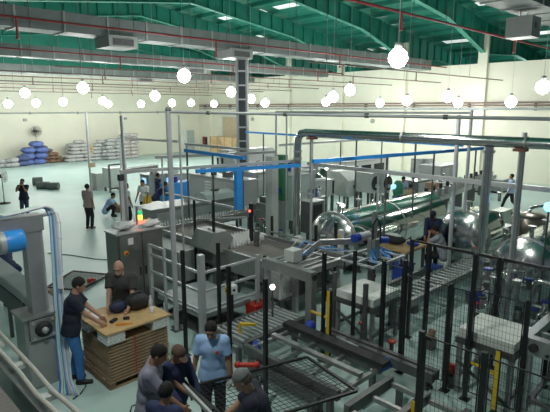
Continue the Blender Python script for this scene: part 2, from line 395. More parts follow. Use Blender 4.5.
# ================================================================ the far floor: sacks, rolls, fans
def sack_mesh(nm, m, sx=.62, sy=.42, sz=.17):
    mb = MB(); n = 10; k = 6; vs = []
    for i in range(k+1):
        a = -1 + 2*i/k; prof = (1-abs(a)**3)**.6
        for j in range(n):
            th = 2*PI*j/n; c, s_ = math.cos(th), math.sin(th)
            vs.append((a*sx/2, math.copysign(abs(c)**.6, c)*sy/2*(.35+.65*prof), sz/2 + math.copysign(abs(s_)**.8, s_)*sz/2*(.15+.85*prof)))
    mb._add(vs, [(i*n+j, i*n+(j+1) % n, (i+1)*n+(j+1) % n, (i+1)*n+j) for i in range(k) for j in range(n)], True)
    mb._add(vs, [tuple(range(n)), tuple(range(k*n, (k+1)*n))[::-1]])
    return mb.build(nm, m)
def heap(px, py, w, rows, m, label, group, s0=None, sz=.26, depth=2, nm='sack', sx=1.0, sy=.6, jitter=.09, d=None, dx=0):
    base = at(px, py, 0)
    ym = 43.1-(depth-.5)*sy-.35
    if base[1] > ym: base = atY(px, py, ym)
    src = sack_mesh(nm, m, sx, sy, sz)
    c = 0
    for r, nrow in enumerate(rows):
        for q in range(depth if r < len(rows)-1 else 1):
            for i in range(nrow):
                o = src if c == 0 else src.copy()
                if c: C.objects.link(o)
                c += 1
                u = (i-(nrow-1)/2)*w + random.uniform(-jitter, jitter)
                o.location = (base[0]+u+dx*r, base[1]+.35+q*sy*1.0+random.uniform(-jitter, jitter), r*sz*.97+.001)
                o.rotation_euler = (0, 0, random.uniform(-.2, .2))
                tag(o, label, 'sack', group)
def pallet_under(px, py, w, dd, label):
    b = at(px, py, 0)
    t = thing('wooden_pallet', label, 'pallet', b)
    return t
SACKG = mat('grey_woven_sack', (.40, .41, .41), .75, 0, .2, 6, bump=.4)
SACKP = mat('pinkish_woven_sack', (.46, .43, .42), .75, 0, .2, 6, bump=.4)
heap(82, 161.5, .82, [3, 3, 2, 2, 2, 1], SACK, 'white woven sack in the peaked heap right of the brown sacks', 'white sacks in the peaked heap', sz=.31)
heap(93.5, 160.5, .8, [1, 1, 1, 1, 1], mat('tan_sack', (.5, .38, .22), .75, 0, .15, 6), 'tan sack in the small column between two pale heaps', 'tan sacks', depth=1, sx=.8, sz=.26)
heap(104, 160, .85, [2, 2, 2, 2, 2, 1], SACKG, 'grey woven sack in the stack right of the tan sacks', 'grey sacks behind the tan column', sx=.9, sz=.3, depth=1)
heap(117.5, 159.5, .85, [2, 2, 2, 2, 2, 2], SACKG, 'grey woven sack in the tall stack second from the thin post', 'grey sacks in the tall stack', sx=.9, sz=.32, depth=1)
heap(132, 158.5, .9, [2, 2, 2, 2, 2, 2, 2], SACKP, 'pinkish grey sack in the last and tallest stack toward the door', 'sacks in the last stack', sx=.95, sz=.33, depth=1)
heap(53, 163, .5, [5, 4, 4, 3, 2, 2], SACKB, 'brown sack in the slumping heap beside the blue tarpaulins', 'brown sacks', dx=-.2, sz=.3, sx=.6, depth=1)
heap(34.5, 165, 1.0, [2, 2, 2, 1], TARPB, 'blue tarpaulin bundle in the heap left of the brown sacks', 'blue tarpaulin bundles', sz=.48, sx=1.15, sy=.9, nm='tarpaulin_bundle', depth=1, dx=.12)
heap(24.5, 166.5, 1.0, [1, 1], mat('navy_tarpaulin', (.06, .09, .2), .6, 0, .3, 4, bump=.5), 'low dark bundle at the foot of the blue tarpaulin heap', 'dark bundles', sz=.42, sx=1.1, sy=.8, nm='tarpaulin_bundle', depth=1)
heap(7, 168, .8, [2, 2], SACKG, 'grey sack in the low heap at the near end of the wall row', 'low grey sacks', sz=.36, depth=1)
heap(17, 167.5, .9, [1, 1], SACK, 'white sack between the low grey heap and dark bundles', 'white low sacks', sz=.38, depth=1, sx=.8)
# rolled mats
for (xa, ya, xb, yb, r, lb) in ((33, 185.5, 43, 185, .24, 'grey rolled mat lying behind the two other rolls'), (37, 189, 50, 188.5, .2, 'grey rolled mat lying in front, nearest the man with the camera'), (48, 189.5, 59, 189.5, .2, 'grey rolled mat in front, ending toward the plaid shirt man')):
    a = Vector(at(xa, ya, 0)); b = Vector(at(xb, yb, 0)); a.z = b.z = r
    t = thing('rolled_mat', lb, 'rolled mat', (a.x, a.y, 0), 'rolled mats on the floor')
    MB().tube(a, b, r, 14).build('roll', GROLL, t)
    dd = (b-a).normalized()
    MB().lathe([(r*.5, 0), (r*.45, .012), (r*.15, .014), (.01, .015)], a-dd*.012, dd, 12).build('rolled_end', DARK, t)
# pedestal fan
p = Vector(at(4.5, 203.5, 0))
t = thing('pedestal_fan', 'tall pedestal fan on the floor left of the man with a camera', 'fan', p)
MB().lathe([(.28, 0), (.28, .03), (.05, .07), (.03, .1)], p, (0, 0, 1), 18).build('base', DARK, t)
MB().tube(p+Vector((0, 0, .08)), p+Vector((0, 0, 1.25)), .025, 8).build('pole', GREYP, t)
hd = p+Vector((0, 0, 1.32)); ax = Vector((.75, -.5, .1)).normalized()
MB().tube(hd-ax*.2, hd+ax*.02, .09, 12).build('motor', DARK, t)
_, u, v = frame_for(ax)
g = MB()
for rr in (.1, .2, .3, .34): g.path([hd+ax*.14+(u*math.cos(2*PI*k/20)+v*math.sin(2*PI*k/20))*rr for k in range(21)], .008, 4)
for k in range(20): g.tube(hd+ax*.16, hd+ax*.08+(u*math.cos(2*PI*k/20)+v*math.sin(2*PI*k/20))*.34, .006, 4)
g.build('guard', STEELL, t)
for k in range(3):
    a = 2*PI*k/3; w = u*math.cos(a)+v*math.sin(a); w2 = ax.cross(w)
    mbx = MB(); q = hd+ax*.1
    P = [q+w*.05-w2*.04, q+w*.05+w2*.04, q+w*.3+w2*.09+ax*.03, q+w*.3-w2*.06-ax*.02]
    mbx._add([x+ax*.004 for x in P]+[x-ax*.004 for x in P], [(0, 1, 2, 3), (7, 6, 5, 4), (0, 4, 5, 1), (1, 5, 6, 2), (2, 6, 7, 3), (3, 7, 4, 0)])
    mbx.build('blade', LGREY, t)
# thin post with a grey stack of trays and a small desk
p = Vector(at(91.3, 190, 0))
t = thing('thin_post', 'thin grey floor post with a small sign left of the tray stack', 'post', p)
MB().tube(p, p+Vector((0, 0, 4.25)), .06, 10).build('pole', ALU, t)
MB().box(p.x-.2, p.x+.2, p.y-.2, p.y+.2, 0, .02).build('foot_plate', GREYP, t)
q = Vector(atD(91, 165, math.hypot(p.x, p.y)-.1)); MB().box(q.x-.2, q.x+.2, q.y-.12, q.y-.08, q.z-.12, q.z+.12).build('sign_board', mat('tan_sign', (.4, .32, .2), .6), t)
p = Vector(at(94, 190, 0)); p.x += .3; p.y -= .1
for k in range(9):
    single('stacked_tray', MB().box(p.x-.3, p.x+.3, p.y-.28, p.y+.28, .002+k*.105, .09+k*.105).box(p.x-.33, p.x+.33, p.y-.31, p.y+.31, .09+k*.105, .104+k*.105), LGREY,
           'grey plastic tray in the stack at the foot of the thin post', 'tray', (p.x, p.y, k*.105), 'stacked grey trays')
p = Vector(at(103, 186.5, 0))
t = thing('small_desk', 'small grey metal desk behind the stacked grey trays', 'desk', p)
MB().box(p.x-.5, p.x+.5, p.y-.3, p.y+.3, .74, .8).build('desk_top', LGREY, t)
MB().box(p.x-.5, p.x-.48, p.y-.28, p.y+.28, .35, .74).box(p.x+.48, p.x+.5, p.y-.28, p.y+.28, .35, .74).build('modesty_panel', GREYP, t)
for sx in (-.47, .47):
    for sy in (-.27, .27): MB().box(p.x+sx-.02, p.x+sx+.02, p.y+sy-.02, p.y+sy+.02, 0, .74).build('leg', GREYP, t)
p = Vector(at(121, 211.5, 0)); single('cardboard_piece', MB().rbox((p.x, p.y, .13), .5, .4, .26, .4), CARD, 'small tan carton at the hands of the crouching man', 'carton', p)
# ================================================================ conveyor and gantry at the near left
t = thing('belt_conveyor', 'wide brown belt conveyor with pale side rails at the near corner under the camera', 'conveyor', (1.0, 6, 0))
belt = stripe_mat('ribbed_brown_belt', (.22, .20, .185), (.165, .15, .14), 1, 12, .6, 0, .86)
MB().box(-.9, 1.55, 3.0, 6.6, 1.0, 1.06).build('belt', belt, t)
MB().box(-.9, 1.55, 3.0, 6.6, .86, .99).build('belt_bed', STEELD, t)
pl = MB().box(1.66, 1.78, 3.0, 8.0, .8, 1.14).build('side_plate', STEEL, t)
for y in (3.6, 4.6, 5.6, 6.6, 7.4): MB().box(1.74, 1.9, y-.06, y+.06, 1.14, 1.2).build('rail_clamp', LGREY, pl)
RAILW = mat('pale_guide_rail', (.5, .48, .44), .45, 0, .05, 6)
MB().path([(1.74, 3.0, 1.24), (1.74, 5.0, 1.24), (1.71, 5.6, 1.24), (1.74, 6.3, 1.24), (1.74, 7.9, 1.24)], .028, 8).build('guide_rail', RAILW, t)
MB().path([(1.9, 3.0, 1.24), (1.9, 5.0, 1.24), (1.87, 5.6, 1.24), (1.9, 6.3, 1.24), (1.92, 7.9, 1.24)], .028, 8).build('guide_rail', RAILW, t)
MB().box(-.9, 1.55, 6.6, 7.3, 1.0, 1.05).build('transfer_plate', GALV, t)
for y in (3.3, 7.6):
    for x in (-.7, 1.72): MB().box(x-.05, x+.05, y-.05, y+.05, 0, .86).build('leg', STEELD, t)
for k in range(5):
    MB().tube((1.0, 7.35+k*.14, .9), (1.6, 7.35+k*.14, .9), .05, 10).build('roller', DARK, t)
# sloped trough behind
t = thing('infeed_trough', 'sloping galvanised trough leading down to the gearbox at the near left', 'trough', (1.5, 9, 0))
a, b = Vector(at(-25, 262, 1.62)), Vector(at(37, 312, 1.22))
dv = (b-a); pn = Vector((.42, .2, 0))
m = MB()
P = [a, b, b+pn, a+pn]
m._add([p+Vector((0, 0, .02)) for p in P]+[p-Vector((0, 0, .02)) for p in P], [(0, 1, 2, 3), (7, 6, 5, 4), (0, 4, 5, 1), (1, 5, 6, 2), (2, 6, 7, 3), (3, 7, 4, 0)])
m.build('trough_floor', GALV, t)
MB().bar(a+Vector((0, 0, .05)), b+Vector((0, 0, .05)), .04, .12).build('side_lip', STEEL, t)
MB().bar(a+Vector((0, 0, -.2)), b+Vector((0, 0, -.2)), .03, .3).build('side_skirt', STEELD, t)
for q in (.15, .8):
    c = a+dv*q; MB().bar((c.x, c.y, 0), (c.x, c.y, c.z-.03), .06).build('leg', STEELD, t)
    c = c+pn; MB().bar((c.x, c.y, 0), (c.x, c.y, c.z-.03), .06).build('leg', STEELD, t)
# gantry frame on gearbox pedestal
t = thing('gantry_frame', 'thick square steel gantry with blue motor standing on a gearbox pedestal', 'machine frame', (2.6, 8, 0))
MB().box(2.34, 2.86, 7.95, 8.4, 0, 1.2).build('pedestal', STEEL, t)
MB().box(2.30, 2.90, 7.90, 8.45, 1.2, 1.24).build('cap_plate', STEEL, t)
bp = MB().box(2.40, 2.80, 7.89, 7.95, .84, 1.18).build('bearing_plate', STEEL, t, org=None)
MB().lathe([(.13, 0), (.13, .03), (.08, .05), (.08, .06)], (2.6, 7.89, 1.01), (0, -1, 0), 18).build('bearing', DARK, bp)
MB().lathe([(.05, 0), (.05, .09), (.01, .1)], (2.6, 7.87, 1.01), (0, -1, 0), 12).build('shaft_end', STEELL, bp)
for sx in (-.15, .15):
    for sz in (-.12, .13): MB().tube((2.6+sx, 7.89, 1.01+sz), (2.6+sx, 7.86, 1.01+sz), .025, 6).build('bolt', STEELL, bp)
MB().box(2.36, 2.84, 7.935, 7.95, .02, .8).build('access_panel', GREYP, t)
GP = mat('gantry_steel', (.42, .42, .43), .42, .65, .08, 4)
p1 = atD(42, 214.5, 8.5); zt = p1[2]
MB().box(2.5, 2.72, 8.0, 8.22, 1.24, zt).build('post', GP, t)
MB().box(2.72, 2.765, 8.03, 8.19, 1.24, zt-.02).build('post_flange', STEELL, t)
MB().box(.2, 2.78, 7.985, 8.235, zt-.24, zt+.01).build('crossbeam', GP, t)
MB().box(.4, .62, 8.0, 8.22, 0, zt-.24).build('post', GP, t)
c0 = Vector(atY(14, 241, 7.9)); c0.x -= .38
mo = MB().tube(c0-Vector((.2, 0, 0)), c0+Vector((.16, 0, 0)), .13, 18).build('gear_motor', GALV, t)
MB().tube(c0+Vector((.16, 0, 0)), c0+Vector((.24, 0, 0)), .17, 20).build('flange_ring', STEELL, mo)
MB().lathe([(.155, .24), (.165, .27), (.165, .48), (.15, .51), (.02, .515)], c0, (1, 0, 0), 20).build('motor_fan_cover', BLUE, mo)
MB().box(c0.x-.15, c0.x+.1, 7.85, 8.0, c0.z-.26, c0.z-.12).build('motor_mount', STEELL, t)
MB().box(c0.x-.6, c0.x-.2, 7.8, 8.0, c0.z-.16, c0.z+.14).build('gear_case', GALV, t)
# cable loom
t = thing('cable_loom', 'bundle of blue, white and pale green cables draped off the gantry to the floor', 'cables', (2.95, 8.1, 0))
cols = [('blue_cable', (.06, .3, .75)), ('white_cable', (.75, .76, .78)), ('green_cable', (.5, .78, .62)), ('blue_cable', 0), ('grey_cable', (.5, .52, .55)), ('white_cable', 0), ('pale_blue_cable', (.4, .6, .85)), ('white_cable', 0)]
LP = [(0, 217, 8.25), (14, 214, 8.3), (30, 210, 8.4), (42, 207, 8.5), (49, 208.5, 8.55), (53, 216, 8.55), (54.5, 235, 8.5), (56.5, 265, 8.45), (58.5, 300, 8.4), (62, 345, 8.3), (66, 380, 8.2)]
for i, (n_, c_) in enumerate(cols):
    o = (i-3.5)*.021
    m = MATS.get(n_) or mat(n_, c_, .45, 0, .05, 5)
    pts = [Vector(atD(x, y, d))+Vector((AX[0], BX[0], 0))*o*(1+.25*math.sin(i+y*.02))+Vector((0, 0, (i % 3)*.012 if x < 45 else 0)) for x, y, d in LP]
    e = Vector(at(69, 395, .02)); pts.append(e+Vector((o*1.5, -o*1.5, 0)))
    MB().path(pts, .016, 6).build('cable', m, t)
MB().rbox(Vector(atD(60, 282, 8.3)), .07, .012, .22, -AZ).build('cable_tag', WHITE, t)
MB().tube((2.74, 8.1, zt-.03), (2.95, 8.15, zt-.03), .03, 8).build('cable_clip', STEELL, t)
w = MB()
for y in (-.05, .07):
    w.path([Vector(atD(x+y*30, yy, d)) for x, yy, d in ((46, 212, 8.5), (56, 213, 8.5), (58.5, 225, 8.5), (61, 290, 8.4), (66, 350, 8.3), (70, 392, 8.15))], .006, 5)
for k in range(9): w.tube(atD(57+k*.9, 222+k*16, 8.45), atD(61.5+k*.9, 223+k*16, 8.45), .006, 4)
w.build('wire_ladder', STEELL, t)
# black framed mesh lying on the floor
def mesh_panel_geo(P, Q, R_, nu, nv, r=.0035):
    P, Q, R_ = Vector(P), Vector(Q), Vector(R_); m = MB(); U, V = Q-P, R_-P
    for i in range(nu+1): m.bar(P+U*(i/nu), P+U*(i/nu)+V, r*2)
    for j in range(nv+1): m.bar(P+V*(j/nv), P+V*(j/nv)+U, r*2)
    return m
a, b, c, d_ = [Vector(at(x, y, .04)) for x, y in ((47, 287), (73, 271), (109, 274.5), (80, 290))]
t = thing('mesh_panel', 'black framed wire mesh panel lying flat on the floor behind the man in jeans', 'mesh panel', a)
for p, q in ((a, b), (b, c), (c, d_), (d_, a)): MB().bar(p, q, .04).build('frame_bar', BLACK, t)
mesh_panel_geo(a, b, a+(c-b), 22, 22, .003).build('wire_mesh', BLACK, t)
p = Vector(at(90, 280.5, .08)); single('red_clamp', MB().rbox((p.x, p.y, .09), .14, .09, .1, .6).tube((p.x, p.y, .08), (p.x+.15, p.y, .08), .025, 8), RED, 'small red clamp lying on the flat mesh panel', 'clamp', p)
p = Vector(at(51, 292, .1)); single('tan_block', MB().rbox((p.x, p.y, .08), .16, .12, .16, .3), CARD, 'small tan block on the floor beside the hanging cables', 'block', p)
pts = [at(48, 253, .01), at(70, 255, .01), at(95, 259, .01), at(112, 260, .01)]
single('floor_cable', MB().path(pts, .012, 6), DARK, 'thin dark cable lying across the pale floor to the steel cabinet', 'cable', pts[0])
pts = [at(73, 399, .01), at(80, 394, .01), at(86, 386, .01), at(84, 380, .01)]
single('floor_cable', MB().path(pts, .01, 6), DARK, 'thin dark cable on the floor at the feet of the man in jeans', 'cable', pts[0])
pts = [at(130, 412, .01), at(132, 406, .01), at(138, 404, .01), at(143, 407, .01), at(150, 412, .01)]
single('floor_cable', MB().path(pts, .01, 6), DARK, 'thin dark cable loop on the floor in front of the carton stack', 'cable', pts[0])
# ================================================================ pallet with flat cartons, board and kit
PX0, PX1, PY0, PY1 = 3.25, 4.38, 7.06, 8.08
t = thing('wooden_pallet', 'wooden pallet under the stack of flat brown cartons', 'pallet', (PX0, PY0, 0))
for k in range(7):
    y = PY0+.01+k*.155; MB().box(PX0, PX1, y, y+.11, .105, .13).build('deck_board', CARD, t)
for x in (PX0, (PX0+PX1)/2-.05, PX1-.1): MB().box(x, x+.1, PY0, PY1, .022, .105).build('stringer', CARDD, t)
for y in (PY0, PY1-.12, (PY0+PY1)/2-.06): MB().box(PX0, PX1, y, y+.12, 0, .022).build('base_board', CARD, t)
cardm = stripe_mat('carton_layers', (.28, .19, .12), (.43, .30, .185), 2, 1/.0405, .75, 0, .22)
zc = .131
for k in range(12):
    j = random.uniform(-.008, .008)
    tag(MB().box(PX0+.02+j, PX1-.02+j, PY0+.02, PY1-.02, zc+.019, zc+.0535).box(PX0+.05+j, PX1-.05+j, PY0+.05, PY1-.05, zc, zc+.019).build('flat_carton', CARD, None, org=(PX0, PY0, zc)),
        'flat brown carton in the strapped stack on the pallet', 'carton', 'flat cartons on the pallet')
    zc += .054
for x in (3.72,): single('strap', MB().box(x, x+.02, PY0+.005, PY0+.0115, .14, zc).box(x, x+.02, PY0+.0115, PY1, zc+.0005, zc+.002), RED, 'red strap down the front of the carton stack', 'strap', (x, PY0, .14))
egg = stripe_mat('moulded_white_tray', (.72, .72, .7), (.48, .48, .47), 2, 22, .7, 0, .72, 0)
zw = zc+.004
WB = 0
for (x, y, lb) in ((3.235, 7.045, 'at the near corner'), (4.06, 7.045, 'at the cabinet side'), (3.235, 7.72, 'at the rear corner')):
    for k in range(3):
        m = MB().box(x, x+.32, y, y+.32, zw+k*.055, zw+k*.055+.03)
        for i in range(5):
            for s in (0, 1): m.box(x+.02+i*.06, x+.055+i*.06, y-.004+s*.3, y+.024+s*.3, zw+k*.055+.03, zw+k*.055+.053)
        m.box(x+.01, x+.31, y+.02, y+.3, zw+k*.055+.03, zw+k*.055+.054)
        tag(m.build('white_tray', WHITE, None, org=(x, y, zw+k*.055)), 'white moulded tray in the small pile %s of the carton stack' % lb, 'tray', 'white trays %s' % lb)
zw += .166
single('black_bag', MB().ball((4.0, 7.5, zc+.075), .17, .15, .07), DARK, 'black bundle tucked under the wooden board between the white trays', 'bundle', (4, 7.5, zc))
t = thing('work_board', 'thick tan wooden board used as a table top on the carton stack', 'board', (PX0, PY0, zw))
MB().box(PX0-.03, PX1+.02, PY0-.03, PY1+.05, zw, zw+.03).build('board', WOOD, t)
ZB = zw+.032
# things on the board
def bag(c, s, label, m):
    t = thing('camera_bag', label, 'bag', c)
    MB().ball((c[0], c[1], c[2]+.13*s), .22*s, .17*s, .135*s, 14).build('bag_body', m, t)
    MB().ball((c[0]-.05, c[1]-.08*s, c[2]+.17*s), .15*s, .09*s, .1*s, 12).build('flap', m, t)
    MB().path([(c[0]-.16*s, c[1], c[2]+.2*s), (c[0]-.1*s, c[1], c[2]+.27*s), (c[0]+.06*s, c[1], c[2]+.28*s), (c[0]+.17*s, c[1], c[2]+.2*s)], .02*s, 6).build('strap', DARK, t)
bag((4.12, 7.66, ZB), 1.05, 'bulky black shoulder bag lying on the wooden board in front of the bald man', DARK)
bag((3.8, 7.74, ZB), .75, 'smaller dark blue bag beside the black bag on the board', mat('navy_cloth', (.03, .04, .09), .75, 0, .2, 8))
t = thing('laptop', 'open black laptop case on the board by the hands of the bald man', 'laptop', (3.95, 7.98, ZB))
MB().box(3.8, 4.1, 7.96, 8.1, ZB, ZB+.025).build('keyboard_base', DARK, t)
single('paper_sheet', MB().rbox((3.42, 7.85, ZB+.004), .2, .28, .006, .3), WHITE, 'white paper sheet under the hands of the man in jeans', 'paper', (3.42, 7.85, ZB))
single('orange_tool', MB().bar((3.5, 7.25, ZB+.015), (3.66, 7.16, ZB+.015), .03).bar((3.66, 7.16, ZB+.012), (3.74, 7.12, ZB+.012), .015), ORANGE, 'small orange handled tool lying on the near edge of the board', 'tool', (3.55, 7.2, ZB))
single('black_tool', MB().rbox((3.55, 7.42, ZB+.02), .14, .06, .04, .5), DARK, 'small black tool on the board beside the dark blue bag', 'tool', (3.55, 7.42, ZB))
single('black_tool', MB().rbox((3.75, 7.36, ZB+.02), .1, .05, .04, -.5), DARK, 'small black tool near the middle of the board', 'tool', (3.75, 7.36, ZB))
t = thing('water_bottle', 'clear plastic bottle standing at the end of the board by the cabinet', 'bottle', (4.27, 7.45, ZB))
MB().lathe([(.035, 0), (.037, .02), (.034, .1), (.037, .16), (.014, .21), (.014, .23)], (4.27, 7.45, ZB), (0, 0, 1), 14).build('bottle_body', mat('pale_plastic', (.62, .68, .72), .15), t)
MB().tube((4.27, 7.45, ZB+.23), (4.27, 7.45, ZB+.25), .016, 10).build('cap', WHITE, t)
single('paper_cup', MB().lathe([(.03, 0), (.042, .1), (.038, .1), (.03, .02)], (4.2, 7.3, ZB), (0, 0, 1), 14), WHITE, 'white cup on the board in front of the bottle', 'cup', (4.2, 7.3, ZB))
single('carton_box', MB().box(4.28, 4.38, 7.55, 7.72, ZB, ZB+.12), CARD, 'small brown box on the board behind the bottle', 'box', (4.3, 7.6, ZB))
# ================================================================ stainless control cabinet with light tower
t = thing('control_cabinet', 'tall stainless control cabinet with yellow emergency button behind the bald man', 'cabinet', (5.25, 9.8, 0))
CABM = mat('cabinet_stainless', (.30, .30, .28), .3, .85, .12, 2, rvar=.06)
MB().box(4.72, 5.8, 9.47, 9.98, .1, 1.85).build('body', CABM, t)
MB().box(4.76, 5.76, 9.5, 9.95, 0, .1).build('plinth', DARK, t)
MB().box(4.70, 5.82, 9.44, 10.0, 1.85, 1.88).build('top_cover', STEELL, t)
dr = MB().box(4.76, 5.27, 9.445, 9.47, .14, 1.82).build('door', CABM, t)
MB().box(5.2, 5.23, 9.42, 9.445, .9, 1.08).build('handle', DARK, dr)
dr = MB().box(5.29, 5.76, 9.445, 9.47, .14, 1.82).build('door', CABM, t)
MB().box(5.33, 5.36, 9.42, 9.445, .9, 1.08).build('handle', DARK, dr)
b_ = MB().lathe([(.055, 0), (.055, .012)], (4.9, 9.445, 1.45), (0, -1, 0), 16).build('emergency_button', YELLOW, t)
MB().lathe([(.03, .01), (.035, .03), (.02, .045)], (4.9, 9.445, 1.45), (0, -1, 0), 14).build('button_head', RED, b_)
MB().box(4.95, 5.07, 9.43, 9.445, 1.62, 1.76).build('label_plate', WHITE, t)
t = thing('signal_tower', 'stack light with glowing red, amber and green segments on the steel cabinet', 'signal light', (5.42, 9.72, 1.88))
c = (5.42, 9.72)
MB().tube((*c, 1.88), (*c, 1.96), .05, 12).build('base', LGREY, t)
for i, (n_, col, e) in enumerate((('red', (1, .08, .04), 5), ('amber', (1, .35, .03), 5), ('green', (.05, .6, .2), .8))):
    MB().tube((*c, 1.96+i*.1), (*c, 2.05+i*.1), .05, 14).build('%s_segment' % n_, mat('lamp_%s' % n_, col, .3, 0, .02, 3, emit=e), t)
MB().tube((*c, 2.26), (*c, 2.36), .045, 12).build('cap', LGREY, t)
def crumple(c, r, label, m, nm):
    mb = MB(); mb.ball((c[0], c[1], c[2]+r*.45), r*1.3, r, r*.45, 14)
    for i, p in enumerate(mb.v):
        k = 1+.25*math.sin(i*2.3)*math.cos(i*1.1); mb.v[i] = (c[0]+(p[0]-c[0])*k, c[1]+(p[1]-c[1])*k, max(c[2], c[2]+(p[2]-c[2])*k))
    return single(nm, mb, m, label, 'bag', c)
PLAS = mat('crumpled_film', (.6, .63, .63), .3, 0, .2, 20, bump=.6)
crumple((5.05, 9.78, 1.882), .2, 'crumpled clear plastic film on the near end of the steel cabinet top', PLAS, 'plastic_film')
crumple((5.62, 9.66, 1.882), .17, 'crumpled white plastic film on the cabinet beside the stack light', mat('white_film', (.75, .75, .73), .35, 0, .1, 20, bump=.6), 'plastic_film')
# ================================================================ black safety fences with wire mesh
def fence(label, line, posts, z=2.0, gaps=(), pitch=.05, r=.0014, post_w=.055, zs=None):
    # line: ('X', x) posts at Y list, or ('Y', y) posts at X list
    ax_, val = line
    def P(s, zz): return (val, s, zz) if ax_ == 'X' else (s, val, zz)
    t = thing('safety_fence', label, 'fence', P(posts[0], 0), 'black safety fences')
    for i, s in enumerate(posts):
        zz = zs[i] if zs else z
        w = post_w/2
        c = P(s, 0)
        pm = MB().box(c[0]-w, c[0]+w, c[1]-w, c[1]+w, .012, zz)
        po = pm.build('post', BLACK, t)
        MB().box(c[0]-.07, c[0]+.07, c[1]-.07, c[1]+.07, 0, .012).build('foot_plate', BLACK, po)
    for i in range(len(posts)-1):
        if i in gaps: continue
        a, b = sorted((posts[i], posts[i+1])); a += .05; b -= .05
        zz = (min(zs[i], zs[i+1]) if zs else z) - .05
        n = int((b-a)/pitch); m = MB()
        for k in range(n+1):
            s = a+(b-a)*k/n; m.bar(P(s, .15), P(s, zz), r*2)
        nz = int((zz-.15)/(pitch*2))
        for k in range(nz+1):
            h = .15+(zz-.15)*k/nz; m.bar(P(a, h), P(b, h), r*2)
        m.build('mesh_panel', BLACK, t)
        f = MB()
        for h in (.15, zz): f.bar(P(a, h), P(b, h), .013)
        f.bar(P(a, .15), P(a, zz), .013).bar(P(b, .15), P(b, zz), .013)
        f.build('panel_frame', BLACK, t)
    return t
fence('black mesh fence nearest the camera, along the low chain conveyors', ('X', 4.8), [7.2, 5.93, 5.08], gaps=(0, 1))
fence('black mesh fence at the front edge beside the yellow striped post', ('X', 4.86), [2.58, 1.87, 1.1])
fence('short run of black fence posts across the front of the lift table', ('Y', 7.15), [5.55, 6.75], gaps=(0,), zs=[2.0, 1.5])
fence('black mesh fence in the middle row, between the two white slab tables', ('X', 7.08), [5.15, 4.54, 4.13, 3.32, 2.98, 2.2], gaps=(0,), zs=[1.95, 1.9, 2.0, 1.8, 2.35, 1.85])
fence('black mesh fence by the shiny pipework behind the white slab tables', ('X', 8.35), [4.75, 4.4, 3.1, 2.25, 1.6], gaps=(0,))
q1, q2 = atX(194, 200, 7.25), atX(213, 200, 7.25)
fence('black fence posts standing tall in front of the bottle conveyor', ('X', 7.25), [q2[1], q1[1]], gaps=(0,), zs=[q2[2], q1[2]], post_w=.05)
# double black hand rails on the row by the pipework
for (p, q, lb) in (((8.35, 4.75, 1.98), (8.35, 3.15, 1.98), 'upper black rail beside the man in the cap at the wooden table'), ((8.35, 3.05, 1.98), (8.35, 1.6, 1.98), 'upper black rail across the shiny cylinder at the edge')):
    MB_ = MB().bar(p, q, .035)
    single('fence_rail', MB_, BLACK, lb, 'rail', p)
# extra dark posts around the palletiser
def lone_post(px, py, z, zt, label, w=.055, m=None):
    p = at(px, py, z)
    t = thing('fence_post', label, 'post', (p[0], p[1], 0), 'lone dark posts')
    MB().box(p[0]-w/2, p[0]+w/2, p[1]-w/2, p[1]+w/2, .012, zt).build('post', m or BLACK, t)
    MB().box(p[0]-.07, p[0]+.07, p[1]-.07, p[1]+.07, 0, .012).build('foot_plate', BLACK, t)
lone_post(324.5, 253, 2.0, 2.0, 'dark post at the near corner of the palletiser frame')
lone_post(272, 216, 1.6, 1.6, 'dark post beyond the bottle conveyor, left of the chrome riser')
lone_post(316, 225, 1.7, 1.7, 'short dark post at the domed end of the long mirror cylinder')
lone_post(336, 222, 1.7, 1.7, 'short dark post in front of the long mirror cylinder beside the yellow buttons')
lone_post(231, 268, 1.5, 1.0, 'short dark post with the yellow and white box on it')
lone_post(366, 284, 1.3, 1.3, 'dull steel post in the front of the white slab under the gripper', .07, STEELD)
lone_post(335, 272, 1.3, 1.3, 'dull steel post at the left of the white slab under the gripper', .07, STEELD)
p = at(231, 268, 1.5)
t = thing('switch_box', 'yellow and white switch box on a short dark post by the light blue shirt man', 'switch box', (p[0], p[1], 1.0))
MB().box(p[0]-.09, p[0]+.09, p[1]-.07, p[1]+.07, 1.0, 1.16).build('white_housing', WHITE, t)
MB().box(p[0]-.105, p[0]-.09, p[1]-.065, p[1]+.065, 1.01, 1.13).build('yellow_cover', YELLOW, t)
MB().box(p[0]-.112, p[0]-.105, p[1]-.03, p[1]+.03, 1.05, 1.09).build('key_slot', DARK, t)
MB().tube((p[0], p[1]-.07, 1.08), (p[0], p[1]-.09, 1.08), .025, 10).build('push_button', DARK, t)
# ================================================================ aluminium guarded lift table
t = thing('lift_table', 'low lift table deck inside aluminium guard rails beside the steel cabinet', 'lift table', (6, 8.4, 0))
MB().box(5.45, 6.7, 7.55, 9.2, .38, .48).build('deck', GALV, t)
MB().box(5.5, 6.65, 7.6, 9.15, .002, .06).build('base_frame', STEELD, t)
for y in (7.75, 9.0):
    MB().bar((5.6, y, .08), (6.55, y, .36), .05).build('scissor_arm', STEELD, t)
    MB().bar((5.6, y+.06, .36), (6.55, y+.06, .08), .05).build('scissor_arm', STEELD, t)
t = thing('guard_rail', 'bright aluminium guard rail frame standing around the lift table', 'guard rail', (5.36, 7.5, 0))
for (x, y, zt_) in ((5.36, 7.44, 1.75), (5.36, 8.35, 1.5), (5.36, 9.28, 1.6), (6.8, 7.44, 1.45)):
    w = .055 if y < 7.5 and x < 6 else .035
    pp = MB().box(x-w, x+w, y-w, y+w, .012, zt_).build('upright', ALU, t)
    MB().box(x-.09, x+.09, y-.09, y+.09, 0, .012).build('foot_plate', STEELD, pp)
